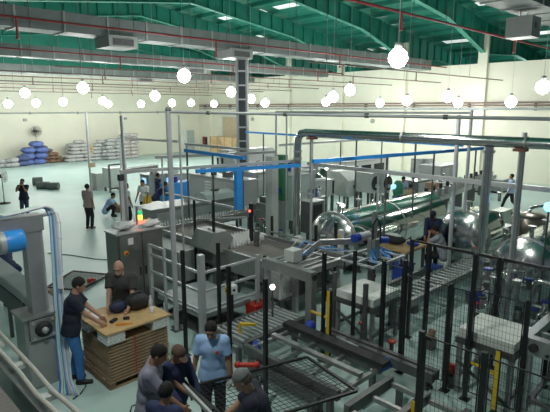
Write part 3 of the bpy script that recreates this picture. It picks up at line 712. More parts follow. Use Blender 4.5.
for z in (.62, 1.0, 1.38):
    MB().bar((5.36, 7.5, z), (5.36, 9.24, z), .045).build('cross_rail', ALU, t)
    MB().bar((5.42, 7.44, z), (6.76, 7.44, z), .045).build('cross_rail', ALU, t)
MB().bar((5.36, 9.24, 1.58), (5.36, 8.72, 1.58), .05).bar((5.36, 8.72, 1.58), (5.36, 8.72, .012), .05).build('gate_loop', ALU, t)
# ================================================================ accumulation conveyor with bottles
t = thing('bottle_conveyor', 'wide brown belt bottle conveyor with dull steel side plates behind the lift table', 'conveyor', (8, 9.5, 0))
MB().box(7.5, 9.0, 6.95, 12.2, .93, 1.0).build('belt', BELT, t)
MB().box(7.42, 7.5, 6.9, 12.2, .55, 1.06).build('side_plate', STEEL, t)
MB().box(9.0, 9.07, 6.9, 12.2, .75, 1.1).build('side_plate', STEEL, t)
MB().box(7.42, 9.07, 12.2, 12.28, .6, 1.1).build('end_plate', STEEL, t)
for y in (7.3, 9.0, 10.6, 12.0):
    for x in (7.56, 8.93): MB().box(x-.04, x+.04, y-.04, y+.04, 0, .93).build('leg', STEELD, t)
MB().box(7.6, 8.9, 7.0, 12.1, .35, .4).build('lower_tray', STEELD, t)
for k in range(3):
    MB().tube((8.6+.1*k, 9.1, 1.14+.08*k), (8.6+.1*k, 7.1, 1.14+.08*k), .022, 8).build('side_guide', STEEL, t)
MB().box(8.3, 8.36, 9.05, 9.2, 1.0, 1.4).build('guide_bracket', STEELD, t)
t = thing('inlet_conveyor', 'long narrow conveyor carrying a row of white bottles toward the blue post', 'conveyor', (9.6, 12.6, 0))
MB().box(7.3, 11.4, 12.45, 12.75, .9, .98).build('chain_bed', STEELD, t)
MB().box(7.3, 11.4, 12.36, 12.40, .85, 1.05).build('side_rail', STEEL, t)
MB().box(7.3, 11.4, 12.80, 12.84, .85, 1.05).build('side_rail', STEEL, t)
for x in (7.6, 9.4, 11.2): MB().box(x-.04, x+.04, 12.5, 12.7, 0, .9).build('leg', STEELD, t)
bm_ = MB().lathe([(.03, 0), (.034, .012), (.034, .1), (.026, .13), (.014, .15), (.014, .175), (.001, .18)], (0, 0, 0), (0, 0, 1), 10)
b0 = bm_.build('white_bottle', WHITE, None, org=(0, 0, 0))
first = True
def bottle(x, y, z, label, group):
    global first
    o = b0 if first else b0.copy()
    if not first: C.objects.link(o)
    first = False
    o.location = (x, y, z); tag(o, label, 'bottle', group)
for k in range(38): bottle(7.4+k*.105, 12.6, .981, 'white bottle in the single row on the long narrow conveyor', 'white bottles in a row')
for i in range(12):
    for j in range(8): bottle(7.75+i*.1+.05*(j % 2), 9.45+j*.09, 1.001, 'white bottle in the dense block on the brown belt', 'white bottles massed on the brown belt')
# hooded chute
t = thing('hooded_chute', 'dull grey angular hood above the near edge of the brown bottle belt', 'hood', (7.25, 10, 0))
m = MB().prism([(6.95, 1.12), (7.2, .95), (7.55, 1.02), (7.75, 1.28), (7.55, 1.5), (7.15, 1.5)], 1, 9.35, 10.1)
m.build('hood_shell', mat('hood_grey', (.34, .36, .34), .45, .4, .08, 4), t)
MB().box(7.2, 7.3, 9.4, 9.5, 0, 1.0).box(7.2, 7.3, 9.95, 10.05, 0, 1.0).build('support_leg', STEELD, t)
MB().box(7.3, 7.42, 9.65, 9.8, 1.505, 1.53).build('handle', STEELL, t)
t = thing('side_cabinet', 'grey steel drive cabinet under the brown belt behind the guard rails', 'cabinet', (7, 11, 0))
MB().box(6.75, 7.38, 10.3, 12.1, .1, .9).build('body', GREYP, t)
for y in (10.36, 11.24): MB().box(6.735, 6.75, y, y+.8, .15, .85).build('door', STEEL, t)
MB().box(6.8, 7.35, 10.35, 12.05, 0, .1).build('plinth', DARK, t)
# ================================================================ palletiser frame, gripper, slab tables
t = thing('palletiser_frame', 'square steel frame of the palletiser in front of the brown bottle belt', 'machine frame', (6.6, 6.3, 0))
for (x, y) in ((6.62, 5.78), (6.62, 6.95), (7.35, 6.85)):
    w = .075 if y < 6 else .05
    MB().box(x-w, x+w, y-w, y+w, .02, 1.42).build('post', STEEL, t)
MB().box(6.55, 6.69, 5.72, 7.02, 1.32, 1.52).build('main_beam', STEEL, t)
MB().box(6.69, 8.9, 5.96, 6.06, 1.36, 1.48).build('main_beam', STEEL, t)
MB().box(6.69, 7.4, 6.88, 6.98, 1.38, 1.48).build('main_beam', STEEL, t)
MB().tube((6.62, 5.72, 1.42), (6.62, 5.69, 1.42), .06, 14).build('end_boss', DARK, t)
for k in range(4): MB().box(6.8, 7.6, 6.15+k*.2, 6.2+k*.2, 1.44, 1.48).build('support_slat', STEELL, t)
MB().box(7.6, 7.66, 6.06, 6.9, 1.4, 1.5).build('cross_member', STEEL, t)
a = MB().bar((7.1, 6.5, 1.5), (7.35, 6.2, 1.85), .1).bar((7.35, 6.2, 1.85), (8.15, 5.75, 1.82), .09, .11).build('swing_arm', STEEL, t)
MB().tube((7.1, 6.5, 1.5), (7.1, 6.5, 1.62), .12, 14).build('pivot', STEELD, a)
MB().box(8.84, 8.94, 5.94, 6.08, 0.02, 1.36).build('post', STEELD, t)
MB().box(6.75, 7.0, 6.35, 6.6, 1.53, 1.75).build('drive_box', LGREY, t)
MB().box(6.98, 7.2, 6.6, 6.8, 1.49, 1.6).build('valve_block', mat('pale_teal', (.35, .45, .45), .5, .2), t)
for k in range(5):
    y = 6.2+k*.14
    MB().path([(7.0, y, 1.62), (7.3, y-.05, 1.72+.03*k), (7.7, y-.15, 1.62), (8.0, y-.3, 1.6)], .012, 5).build('air_hose', BLUE if k % 2 else STEELL, t)
t = thing('gripper_head', 'suction gripper grid with blue air tubes hanging over the white slab', 'gripper', (8.15, 5.6, 1.5))
gx0, gx1, gy0, gy1, gz = 7.65, 8.7, 5.1, 5.9, 1.5
for x in (gx0, 8.0, 8.35, gx1): MB().bar((x, gy0, gz), (x, gy1, gz), .04).build('grid_bar', ALU, t)
for y in (gy0, 5.5, gy1): MB().bar((gx0, y, gz+.03), (gx1, y, gz+.03), .04).build('grid_bar', ALU, t)
for x in (7.7, 8.0, 8.35, 8.65):
    for y in (5.15, 5.5, 5.85):
        MB().tube((x, y, gz-.03), (x, y, gz-.14), .015, 6).tube((x, y, gz-.14), (x, y, gz-.18), .035, 10, .045).build('suction_cup', DARK, t)
for k in range(6):
    MB().path([(8.2, 5.5, gz+.3), (7.9+.12*k, 5.4, gz+.12), (7.72+.18*k, 5.15+.1*(k % 3), gz+.07)], .016, 6).build('blue_air_tube', BLUE, t)
MB().box(8.1, 8.28, 5.42, 5.6, gz+.04, gz+.4).build('wrist', STEEL, t)
MB().tube((8.19, 5.51, gz+.4), (8.19, 5.51, gz+.95), .05, 12).build('lift_column', STEEL, t)
b_ = MB().tube((8.0, 5.75, gz+.42), (8.35, 5.75, gz+.42), .075, 14).build('motor', STEELL, t)
MB().tube((7.85, 5.75, gz+.42), (8.0, 5.75, gz+.42), .085, 14).build('motor_cap', MBLUE, b_)
b_ = MB().tube((8.5, 5.6, gz+.3), (8.62, 5.45, gz+.3), .07, 14).build('motor', MBLUE, t)
MB().path([(8.12, 5.5, gz+.2), (8.12, 5.5, gz+.7), (8.18, 5.45, gz+.82), (8.26, 5.42, gz+.7), (8.28, 5.42, gz+.3)], .022, 8).build('cable_loop', DARK, t)
t = thing('button_pillar', 'thin pale pillar with two yellow buttons before the mirror cylinder', 'button pillar', (9.4, 7.0, 0))
p = Vector(at(341, 234, 1.5))
MB().box(p.x-.06, p.x+.06, p.y-.05, p.y+.05, 0, 1.6).build('pillar', LGREY, t)
for z in (1.3, 1.45): MB().tube((p.x-.06, p.y, z), (p.x-.09, p.y, z), .03, 10).build('yellow_button', YELLOW, t)
def slab_table(x0, x1, y0, y1, z0, z1, label, lblab, name='slab'):
    t = thing('slab_table', label, 'table', (x0, y0, 0))
    MB().box(x0-.03, x1+.03, y0-.03, y1+.03, z0-.1, z0-.002).build('table_frame', STEELD, t)
    for x in (x0+.03, x1-.03):
        for y in (y0+.03, y1-.03): MB().box(x-.035, x+.035, y-.035, y+.035, 0, z0-.1).build('leg', STEEL, t)
    for yy in (y0, y1): MB().bar((x0, yy, .25), (x1, yy, .25), .05).build('stretcher', STEELD, t)
    MB().bar((x0, y0, .1), (x0, y1, .55), .04).build('brace', STEELD, t)
    fo_ = stripe_mat('layered_white_slab', (.56, .56, .52), (.76, .78, .74), 2, 30, .6, 0, .28)
    n = 3
    for k in range(n):
        h = (z1-z0)/n
        tag(MB().box(x0, x1, y0, y1, z0+k*h, z0+(k+1)*h-.004).build('white_sheet', FOAM, None, org=(x0, y0, z0+k*h)), lblab, 'sheet', lblab)
slab_table(7.42, 8.3, 4.95, 5.82, .82, .97, 'steel table carrying white layer sheets under the suction gripper', 'white layer sheet on the table under the suction gripper')
slab_table(7.17, 7.98, 2.36, 3.2, .95, 1.1, 'steel table carrying white layer sheets beside the fence at the lower edge', 'white layer sheet on the table behind the lower mesh fence')
# white tray stack with grid of holes
p = (7.12, 7.08)
for k in range(8):
    z = .46+k*.095
    m = MB().box(p[0], p[0]+.42, p[1], p[1]+.42, z, z+.02)
    for i in range(8):
        m.box(p[0]+.005+i*.053, p[0]+.042+i*.053, p[1], p[1]+.012, z+.02, z+.085).box(p[0]+.005+i*.053, p[0]+.042+i*.053, p[1]+.408, p[1]+.42, z+.02, z+.085)
        m.box(p[0], p[0]+.012, p[1]+.005+i*.053, p[1]+.042+i*.053, z+.02, z+.085)
    m.box(p[0], p[0]+.42, p[1], p[1]+.42, z+.085, z+.094)
    tag(m.build('slotted_tray', WHITE, None, org=(p[0], p[1], z)), 'white slotted crate in the stack inside the palletiser frame', 'crate', 'white slotted crates')
t = thing('crate_stand', 'low steel stand under the stack of white slotted crates', 'stand', (7.3, 7.3, 0))
MB().box(7.08, 7.6, 7.04, 7.56, .4, .455).build('stand_top', STEELD, t)
for x in (7.11, 7.57):
    for y in (7.07, 7.53): MB().box(x-.025, x+.025, y-.025, y+.025, 0, .4).build('leg', STEELD, t)
# red tool box
p = at(258, 320, 0)
t = thing('red_tool_box', 'red tool chest on the floor left of the palletiser post', 'tool box', p)
MB().box(p[0]-.2, p[0]+.2, p[1]-.16, p[1]+.16, 0, .36).build('body', RED, t)
MB().box(p[0]-.205, p[0]+.205, p[1]-.165, p[1]+.165, .3, .40).build('lid', RED, t)
MB().path([(p[0]-.08, p[1], .4), (p[0]-.07, p[1], .46), (p[0]+.07, p[1], .46), (p[0]+.08, p[1], .4)], .012, 6).build('handle', DARK, t)
# ================================================================ low chain conveyors in the near pit
def low_conv(x0, x1, y0, y1, z, label, along='Y', beams=2, rollers=0, m=STEELD, legs=True):
    t = thing('chain_conveyor', label, 'conveyor', ((x0+x1)/2, (y0+y1)/2, 0), 'low chain conveyors')
    if along == 'Y':
        for i in range(beams):
            x = x0+(x1-x0)*i/(beams-1)
            MB().box(x-.045, x+.045, y0, y1, z-.16, z).build('side_beam', m, t)
        n = max(2, int((y1-y0)/.55))
        for k in range(n+1):
            y = y0+.05+(y1-y0-.1)*k/n; MB().box(x0+.05, x1-.05, y-.03, y+.03, z-.14, z-.07).build('cross_bar', STEEL, t)
        for k in range(rollers):
            y = y0+(y1-y0)*(k+.5)/rollers; MB().tube((x0+.05, y, z-.02), (x1-.05, y, z-.02), .03, 8).build('roller', STEELL, t)
    else:
        for i in range(beams):
            y = y0+(y1-y0)*i/(beams-1)
            MB().box(x0, x1, y-.045, y+.045, z-.16, z).build('side_beam', m, t)
        n = max(2, int((x1-x0)/.55))
        for k in range(n+1):
            x = x0+.05+(x1-x0-.1)*k/n; MB().box(x-.03, x+.03, y0+.05, y1-.05, z-.14, z-.07).build('cross_bar', STEEL, t)
        for k in range(rollers):
            x = x0+(x1-x0)*(k+.5)/rollers; MB().tube((x, y0+.05, z-.02), (x, y1-.05, z-.02), .03, 8).build('roller', STEELL, t)
    for x in (x0, x1):
        for y in (y0+.15, y1-.15):
            l_ = MB().box(x-.04, x+.04, y-.04, y+.04, .015, z-.16).build('leg', STEELD, t)
            MB().tube((x, y, 0), (x, y, .015), .07, 12).build('levelling_foot', DARK, l_)
    return t
def motor(parent, c, d, r=.1, L=.3, m=None, label='blue motor'):
    c = Vector(c); d = Vector(d).normalized()
    b = MB().lathe([(r*.9, 0), (r, .02), (r, L*.75), (r*1.04, L*.76), (r*1.04, L), (r*.4, L+.01)], c, d, 16).build('motor', m or MBLUE, parent, label)
    MB().tube(c-d*.14, c, r*.75, 12).build('gearbox', STEELL, b)
t = low_conv(5.15, 6.2, 3.95, 5.95, .55, 'low steel chain conveyor in the pit with a blue motor at each end', 'Y', 2)
motor(t, (6.3, 5.62, .5), (.9, .3, .1), .1, .26)
motor(t, (6.26, 4.02, .45), (.5, -.6, .5), .09, .2)
MB().box(6.1, 6.3, 3.85, 6.0, .55, .62).build('chain_guard', DARK, t)
MB().box(5.7, 5.8, 4.0, 5.9, .5, .56).build('chain_track', STEEL, t)
t = low_conv(5.0, 6.1, 2.5, 3.7, .5, 'low steel chain conveyor nearest the lower edge past the blue valve motor', 'X', 3)
t = low_conv(5.3, 6.9, 6.15, 7.0, .45, 'low roller conveyor in front of the lift table with yellow lever', 'X', 2, 14)
motor(t, (5.5, 6.05, .38), (-.6, -.6, .1), .085, .22)
MB().bar((5.5, 6.5, .62), (5.72, 6.3, .6), .05).bar((5.5, 6.5, .45), (5.5, 6.5, .62), .04).build('yellow_lever', YELLOW, t)
t = low_conv(5.02, 5.2, 4.2, 5.7, .4, 'narrow side conveyor strip along the inner side of the near fence', 'Y', 2)
t = low_conv(6.85, 7.0, 3.4, 5.7, .35, 'narrow floor track along the middle mesh fence', 'Y', 2)
t = low_conv(8.6, 13.0, 4.95, 5.45, .62, 'long low roller track running from the gripper toward the dome ended vessel', 'X', 2, 22, STEEL)
t = low_conv(8.8, 11.2, 5.6, 6.0, .5, 'shorter low track beside the long roller track below the wooden table', 'X', 2, 0, STEEL)
YB = stripe_mat('hazard_stripe', (.75, .5, .02), (.02, .02, .02), 2, 5, .5, 0, .7)
def yellow_post(x, y, zt_, label, arm=None):
    t = thing('hazard_post', label, 'post', (x, y, 0), 'yellow and black posts')
    MB().box(x-.03, x+.03, y-.03, y+.03, .012, zt_).build('post', DARK, t)
    MB().box(x-.045, x-.031, y-.03, y+.03, .1, zt_).build('yellow_strip', YELLOW, t)
    MB().box(x-.07, x+.07, y-.07, y+.07, 0, .012).build('foot_plate', DARK, t)
    if arm: MB().bar((x, y, zt_*.62), arm, .035).build('yellow_arm', YELLOW, t)
yellow_post(6.45, 5.2, 1.35, 'yellow and black light curtain post at the corner of the palletiser', (6.45, 5.62, .85))
yellow_post(5.6, 3.02, .62, 'short yellow topped post by the lower mesh fence')
yellow_post(7.0, 2.5, 1.02, 'yellow and black light curtain post before the lower white slab table', (7.02, 2.9, .68))
# bottom right machine frame
t = thing('bolted_frame', 'heavy dull steel machine frame with round bolt cap at the lower corner', 'machine frame', (7.3, 1.8, 0))
MB().box(7.1, 7.24, .6, 2.26, 1.06, 1.3).build('side_plate', STEEL, t)
MB().tube((7.1, 2.08, 1.18), (7.05, 2.08, 1.18), .06, 16).build('bolt_cap', DARK, t)
for y in (1.9, 1.75): MB().tube((7.1, y, 1.12), (7.07, y, 1.12), .025, 10).build('bolt', DARK, t)
MB().box(7.24, 9.2, 2.14, 2.26, 1.16, 1.3).build('top_beam', STEEL, t)
MB().box(7.24, 9.2, 1.7, 1.78, 1.18, 1.28).build('top_beam', STEEL, t)
for k in range(4): MB().box(7.5+k*.4, 7.56+k*.4, 1.78, 2.14, 1.2, 1.26).build('cross_bar', STEELL, t)
for (x, y) in ((7.17, 2.17), (7.17, .8), (8.6, 2.2)): MB().box(x-.06, x+.06, y-.06, y+.06, .012, 1.06).build('leg', STEEL, t)
MB().bar((7.17, 2.1, .3), (8.6, 2.15, .3), .06).build('stretcher', STEELD, t)
MB().bar((7.17, 2.17, .35), (7.17, .8, .35), .06).build('stretcher', STEELD, t)
# floor gear in the fenced bay
for (px, py, lb, m_) in ((430, 348, 'small tan valve unit on the floor inside the lower fenced bay', CARD), (413, 312, 'small dark motor unit on the floor behind the middle fence', STEELD), (451, 385, 'small red push button box on the floor of the lower bay', RED)):
    p = at(px, py, 0)
    t = thing('floor_unit', lb, 'floor unit', p)
    MB().box(p[0]-.1, p[0]+.1, p[1]-.08, p[1]+.08, 0, .2).build('base', STEELD, t)
    MB().tube((p[0], p[1], .2), (p[0]+.04, p[1], .36), .07, 12).build('head', m_, t)
    MB().tube((p[0]-.04, p[1], .28), (p[0]-.18, p[1]+.06, .28), .04, 10).build('outlet', m_, t)
single('silver_rod', MB().tube(at(337, 337, .35), at(358, 347, .35), .025, 8).tube(at(337, 337, .35), (at(337, 337, .35)[0], at(337, 337, .35)[1], 0), .02, 8).tube(at(358, 347, .35), (at(358, 347, .35)[0], at(358, 347, .35)[1], 0), .02, 8), STEELL, 'bright silver bar behind the low chain conveyor', 'bar', at(337, 337, 0))
for (px, py, lb) in ((362, 330, 'small red handled valve behind the low chain conveyor'), (391, 350, 'small red handled valve by the foot of the middle fence')):
    p = at(px, py+8, 0)
    t = thing('red_valve', lb, 'valve', p)
    MB().tube(p, (p[0], p[1], .3), .04, 10).build('stem', STEELD, t)
    MB().lathe([(.07, 0), (.08, .02), (.07, .04)], (p[0], p[1], .3), (0, 0, 1), 12).build('hand_wheel', RED, t)
# ================================================================ tall pipework and rails over the machines
t = thing('chrome_pipe', 'fat polished pipe rising at the long cylinder and bending across the hall', 'pipe', (9.8, 9.2, 0))
XP, ZP = 9.85, 3.82
MB().path([(XP, 9.15, .02), (XP, 9.15, 3.5), (XP, 9.12, 3.68), (XP, 9.03, 3.79), (XP, 8.88, ZP), (XP, -6, ZP)], .105, 16).build('pipe_run', CHROME, t)
for (a, b) in (((XP, 9.15, 3.1), (XP, 9.15, 3.16)), ((XP, 9.15, 3.3), (XP, 9.15, 3.34)), ((XP, 6.0, ZP), (XP, 5.96, ZP)), ((XP, 3.4, ZP), (XP, 3.36, ZP))): MB().tube(a, b, .12, 16).build('weld_collar', STEEL, t)
t = thing('chrome_riser', 'fat polished riser dropping from the cross pipe into the valve cluster', 'pipe', (9.85, 4.15, 0))
p = Vector(atX(489, 150, XP))
MB().path([(XP, p.y, 3.72), (XP, p.y, 2.0), (XP, p.y, .75)], .09, 16).build('pipe_run', CHROME, t)
for z in (.78, 1.5, 3.6): MB().tube((XP, p.y, z), (XP, p.y, z+.05), .12, 16).build('flange', CHROME, t)
MB().tube((XP, p.y, .74), (XP, p.y, .45), .16, 16).build('valve_body', MBLUE, t)
MB().tube((XP, p.y, .45), (XP, p.y, 0), .09, 12).build('foot', STEELD, t)
RY = p.y
def support(y, label, r=.036):
    t = thing('pipe_support', label, 'post', (XP, y, 0))
    MB().tube((XP, y, .015), (XP, y, 3.66), r, 10).build('post', STEELL, t)
    MB().box(XP-.14, XP+.14, y-.14, y+.14, 0, .015).build('foot_plate', STEELD, t)
    MB().box(XP-.1, XP+.1, y-.11, y+.11, 3.66, 3.71).build('saddle', mat('rust_brown', (.2, .07, .05), .6), t)
support(atX(312, 138, XP)[1], 'grey post with brown saddle under the left part of the cross pipe')
support(atX(520.5, 152, XP)[1], 'grey post with brown saddle under the end of the cross pipe near the walking man')
# tall gantry of thin posts with grey top pipe
def tall_post(px, py, z, zt_, label, r, group='tall grey posts', m=ALU, foot=True):
    p = at(px, py, z)
    t = thing('tall_post', label, 'post', (p[0], p[1], 0), group)
    MB().tube((p[0], p[1], .015), (p[0], p[1], zt_), r, 10).build('pole', m, t)
    MB().box(p[0]-.1, p[0]+.1, p[1]-.1, p[1]+.1, 0, .015).build('foot_plate', STEELD, t)
    return t, p
t, p = tall_post(177, 330, 0, 4.42, 'tall grey post with a round clamp head beside the lift table', .055)
MB().ball((p[0], p[1], 4.42), .06, n=12).build('clamp_head', STEELD, t)
P0 = Vector((p[0], p[1], 4.38))
t2 = thing('top_pipe', 'thin grey pipe running level across the hall from the clamp head post', 'pipe', P0)
q = P0 + Vector((6.5, -3.4, 0)); q = Vector((P0.x, P0.y, 0)); 
far = Vector(atD(550, 119, 7.2)); 
MB().tube(P0, (far.x, far.y, far.z), .024, 8).build('run', GALV, t2)
dv_ = Vector((far.x, far.y, far.z))-P0
for k in (.15, .4, .62, .8): MB().tube(P0+dv_*k-dv_.normalized()*.03, P0+dv_*k+dv_.normalized()*.03, .035, 8).build('coupling', STEELD, t2)
tall_post(185.5, 300, 0, 4.3, 'thinner grey pole right beside the clamp head post', .025)
tall_post(447, 288, 0, 4.3, 'tall grey pole standing left of the polished riser', .05)
tall_post(460, 270, 0, 4.4, 'second tall grey pole close to the polished riser', .045)
tall_post(506, 330, 0, 4.0, 'grey pole in front of the broad cylinder at the edge', .05)
tall_post(276, 245, 0, 4.35, 'slim grey pole left of the fat polished pipe', .035)
tall_post(286, 240, 0, 4.35, 'slim grey pole nearest the fat polished pipe', .03)
tall_post(128, 231, 0, 4.2, 'tall grey pole by the white shirt man near the steel cabinet', .06)
# pair of slim pipes along the wall side at light height
for (a, b, lb) in (((276, 106), (463, 106), 'thin level pipe linking the slim poles and the poles by the riser'),):
    A_, B_ = at(276, 245, 0), at(460, 270, 0)
    single('link_pipe', MB().tube((A_[0], A_[1], 4.33), (B_[0], B_[1], 4.33), .03, 8), GALV, lb, 'pipe', (A_[0], A_[1], 4.33))
# lattice column of the building
p = at(243.5, 205, 0)
t = thing('lattice_column', 'tall dark lattice column with pale rungs rising to the ducts', 'column', (p[0], p[1], 0))
cx, cy = p[0], p[1]; w = .16
ux, uy = AX[0], BX[0]
def scr(a, b): return (cx + ux*a + AX[1]*b, cy + uy*a + BX[1]*b)
for s in (-1, 1):
    x, y = scr(s*.22, 0); MB().box(x-.05, x+.05, y-.05, y+.05, 0, 7.0).build('side_channel', GALV, t)
x, y = scr(0, .12); MB().rbox((x, y, 3.5), .36, .06, 7.0, -AZ).build('dark_web', mat('dark_web', (.05, .06, .07), .6), t)
for k in range(11):
    z = .5+k*.62; a_, b_ = scr(-.22, 0), scr(.22, 0); MB().bar((*a_, z), (*b_, z), .05, .07).build('rung', ALU, t)
MB().rbox((cx, cy, 7.04), .8, .8, .08, -AZ).build('cap_plate', GALV, t)
MB().box(cx-.5, cx+.5, cy-.5, cy+.5, 7.08, 7.45).build('head_box', LGREY, t)
# overhead rails in blue
def rail(p, q, w, h, m, name, label, posts=(), pm=STEELD, pz=0., pr_=.02):
    t = thing(name, label, 'rail', p)
    MB().bar(p, q, w, h).build('beam', m, t)
    p, q = Vector(p), Vector(q)
    for k in posts:
        c = p+(q-p)*k
        MB().box(c.x-pr_, c.x+pr_, c.y-pr_, c.y+pr_, pz, c.z-h/2).build('support_post', pm, t)
    return t
YR = 8.9
BA, BB = Vector(at(120, 172, 3.05)), Vector(at(300, 160.5, 3.05))
rail(BA, BB, .07, .07, STEELL, 'grey_beam', 'long grey beam above the blue crane rail')
c_ = Vector(at(128, 300, 0)); MBX = MB().box(c_.x-.04, c_.x+.04, c_.y-.04, c_.y+.04, .02, 2.98)
t = thing('beam_post', 'grey post with a dark head behind the steel cabinet under the long beam', 'post', c_)
MBX.build('shaft', ALU, t); MB().box(c_.x-.11, c_.x+.11, c_.y-.11, c_.y+.11, 0, .02).build('foot_plate', STEELD, t)
MB().box(c_.x-.055, c_.x+.055, c_.y-.055, c_.y+.055, 2.85, 2.985).build('dark_head', DARK, t)
rail(at(196, 171.3, 2.96), at(300, 165.2, 2.95), .1, .09, BLUE, 'blue_rail', 'thick blue crane rail under the long grey beam, left of the fat pipe', ())
rail((9.05, 7.9, 3.2), (16.3, 6.7, 3.2), .1, .09, BLUE, 'blue_rail', 'blue crane rail running from the fat pipe toward the long wall', (.35, .62, .9))
rail((8.72, 12.75, 3.2), (8.62, 9.9, 3.17), .08, .09, BLUE, 'blue_rail', 'blue crane rail at the washing machine, ending at the lattice column', (.04, .5))
rail((8.85, 12.9, 3.38), (8.75, 9.9, 3.38), .06, .06, STEELL, 'grey_beam', 'thin grey beam just above the blue rail at the washing machine', (.02,), ALU)
rail((14.3, 16.3, 3.45), (13.3, 6.2, 3.45), .07, .07, BLUE, 'blue_rail', 'thin blue rail far behind the fat pipe', (.12, .4, .62, .85))
rail((11.35, 10.1, 2.8), (11.0, -4, 2.8), .1, .1, STEELL, 'grey_beam', 'light grey beam running low across the view to the long wall side', (.01, .182, .8), STEELL)
rail((14.0, 14.2, 2.75), (9.4, 15.6, 2.75), .1, .1, STEELL, 'grey_beam', 'light grey beam above the washing machine behind the lattice column', (.0, .95), STEELL)
rail((15.2, 15.2, 2.9), (23, 13.0, 3.1), .09, .09, STEELL, 'grey_beam', 'far light grey beam behind the fat pipe at the long wall', (.1, .4, .7), DARK)
single('aluminium_rail', MB().bar(atX(166, 193, 8.42), atX(247, 210.5, 8.42), .055), ALU, 'bright aluminium rail sloping in front of the bottle row, upper one', 'rail', (7.3, 13.2, 2.15))
t = thing('aluminium_rail', 'bright aluminium rail ending in a black bracket with red light near the blue post', 'rail', (8.4, 9.5, 1.8))
MB().bar(atX(163, 222, 8.38), atX(247, 217, 8.38), .045).build('bar', ALU, t)
MB().box(8.39, 8.47, 9.4, 9.48, 1.06, 2.05).build('bracket_post', BLACK, t)
MB().tube((8.39, 9.44, 1.86), (8.36, 9.44, 1.86), .03, 10).build('red_light', mat('lamp_red', (1, .08, .04), .3, emit=5), t)
# hanging blue control post
p = at(238.5, 168.9, 2.955); YR = p[1]+.08; zb_ = atY(238.5, 209, YR-.05)[2]
t = thing('blue_post', 'broad bright blue post hanging below the blue crane rail', 'post', p)
MB().box(p[0]-.11, p[0]+.08, YR-.14, YR-.02, zb_, 2.905).build('post', BLUE, t)
MB().box(p[0]+.08, p[0]+.12, YR-.13, YR-.04, zb_, 2.905).build('edge_channel', DARK, t)
# green hoist with chain block
p = atX(220, 157, 8.66)
t = thing('chain_hoist', 'small dark green hoist hanging under the blue rail at the washing machine', 'hoist', (8.66, p[1], p[2]))
MB().box(8.55, 8.77, p[1]-.13, p[1]+.13, p[2]-.42, p[2]-.26).build('hoist_body', MGREEN, t)
for s in (-.1, .1): MB().tube((8.66, p[1]+s, p[2]-.26), (8.66, p[1]+s, 3.1), .03, 8).build('trolley', DARK, t)
p = at(280, 200, 1.5)
t = thing('green_machine_panel', 'green painted machine panel with a blue motor between the slim poles', 'panel', (p[0], p[1], 0))  # a green machine panel with a motor, not a pump
pp = Vector(atD(281, 190, 17)); 
MB().box(pp.x-.12, pp.x+.12, pp.y-.2, pp.y+.2, 1.35, 2.9).build('panel', MGREEN, t)
MB().box(pp.x-.1, pp.x+.1, pp.y-.16, pp.y+.16, 0, 1.35).build('stand', GREYP, t)
MB().tube((pp.x-.12, pp.y, 1.7), (pp.x-.4, pp.y-.1, 1.7), .12, 12).build('motor', MBLUE, t)
t.location = t.location
# square light column behind
p = Vector(atD(272, 200, 15.4)); t = thing('square_column', 'light grey square column between the lattice column and the fat pipe', 'column', (p.x, p.y, 0))
MB().box(p.x-.14, p.x+.14, p.y-.14, p.y+.14, .02, 3.0).build('shaft', LGREY, t)
MB().box(p.x-.22, p.x+.22, p.y-.22, p.y+.22, 0, .02).build('foot_plate', STEELD, t)
# ================================================================ polished pressure vessels
MIRROR = mat('mirror_steel', (.74, .77, .74), .1, 1., .05, 2.2, rvar=.04, bump=.3)
def vessel(x0, x1, y, z, r, label, domed=True, lugs=True):
    t = thing('pressure_vessel', label, 'vessel', ((x0+x1)/2, y, 0), 'polished pressure vessels')
    MB().lathe([(r, 0), (r, x1-x0)], (x0, y, z), (1, 0, 0), 40).build('shell', MIRROR, t)
    MB().lathe([(.02, -.3*r), (r*.35, -.28*r), (r*.65, -.2*r), (r*.88, -.09*r), (r, -.001)], (x0, y, z), (1, 0, 0), 40).build('dome_end', CHROME, t)
    MB().lathe([(r, .001), (r*.88, .1*r), (r*.5, .28*r), (.02, .34*r)], (x1, y, z), (1, 0, 0), 40).build('dome_end', CHROME, t)
    MB().lathe([(r*1.0, 0), (r*1.06, .0), (r*1.06, .1), (r*1.0, .1)], (x0+.02, y, z), (1, 0, 0), 40).build('door_ring', STEEL, t)
    n = int((x1-x0)/2.6)
    for k in range(1, n+1):
        x = x0+k*(x1-x0)/(n+1); MB().lathe([(r*1.0, 0), (r*1.012, 0), (r*1.012, .05), (r, .05)], (x, y, z), (1, 0, 0), 40).build('band', STEELL, t)
    for x in (x0+.5, x1-.5):
        MB().box(x-.08, x+.08, y-r*.7, y+r*.7, 0, z-r*.72).build('saddle_leg', STEELD, t)
    for k, x in enumerate((x0+.3, x0+1.2, x0+2.4)):
        f = MB().tube((x, y, z+r-.02), (x, y, z+r+.22), .05, 10).build('nozzle', CHROME, t)
        MB().tube((x, y, z+r+.22), (x, y, z+r+.26), .09, 12).build('flange', STEEL, f)
    return t
vessel(10.45, 15.6, 8.4, .88, .76, 'long mirror polished cylinder reflecting the green roof, behind the gripper')
vessel(13.1, 14.1, 5.95, .95, .72, 'shorter dome ended cylinder behind the man in the cap')
vessel(11.5, 17.5, 3.75, .88, .72, 'broad polished cylinder at the edge by the long wall side')
vessel(10.9, 13.5, 2.1, .6, .4, 'lower polished cylinder nearest the lower corner frame')
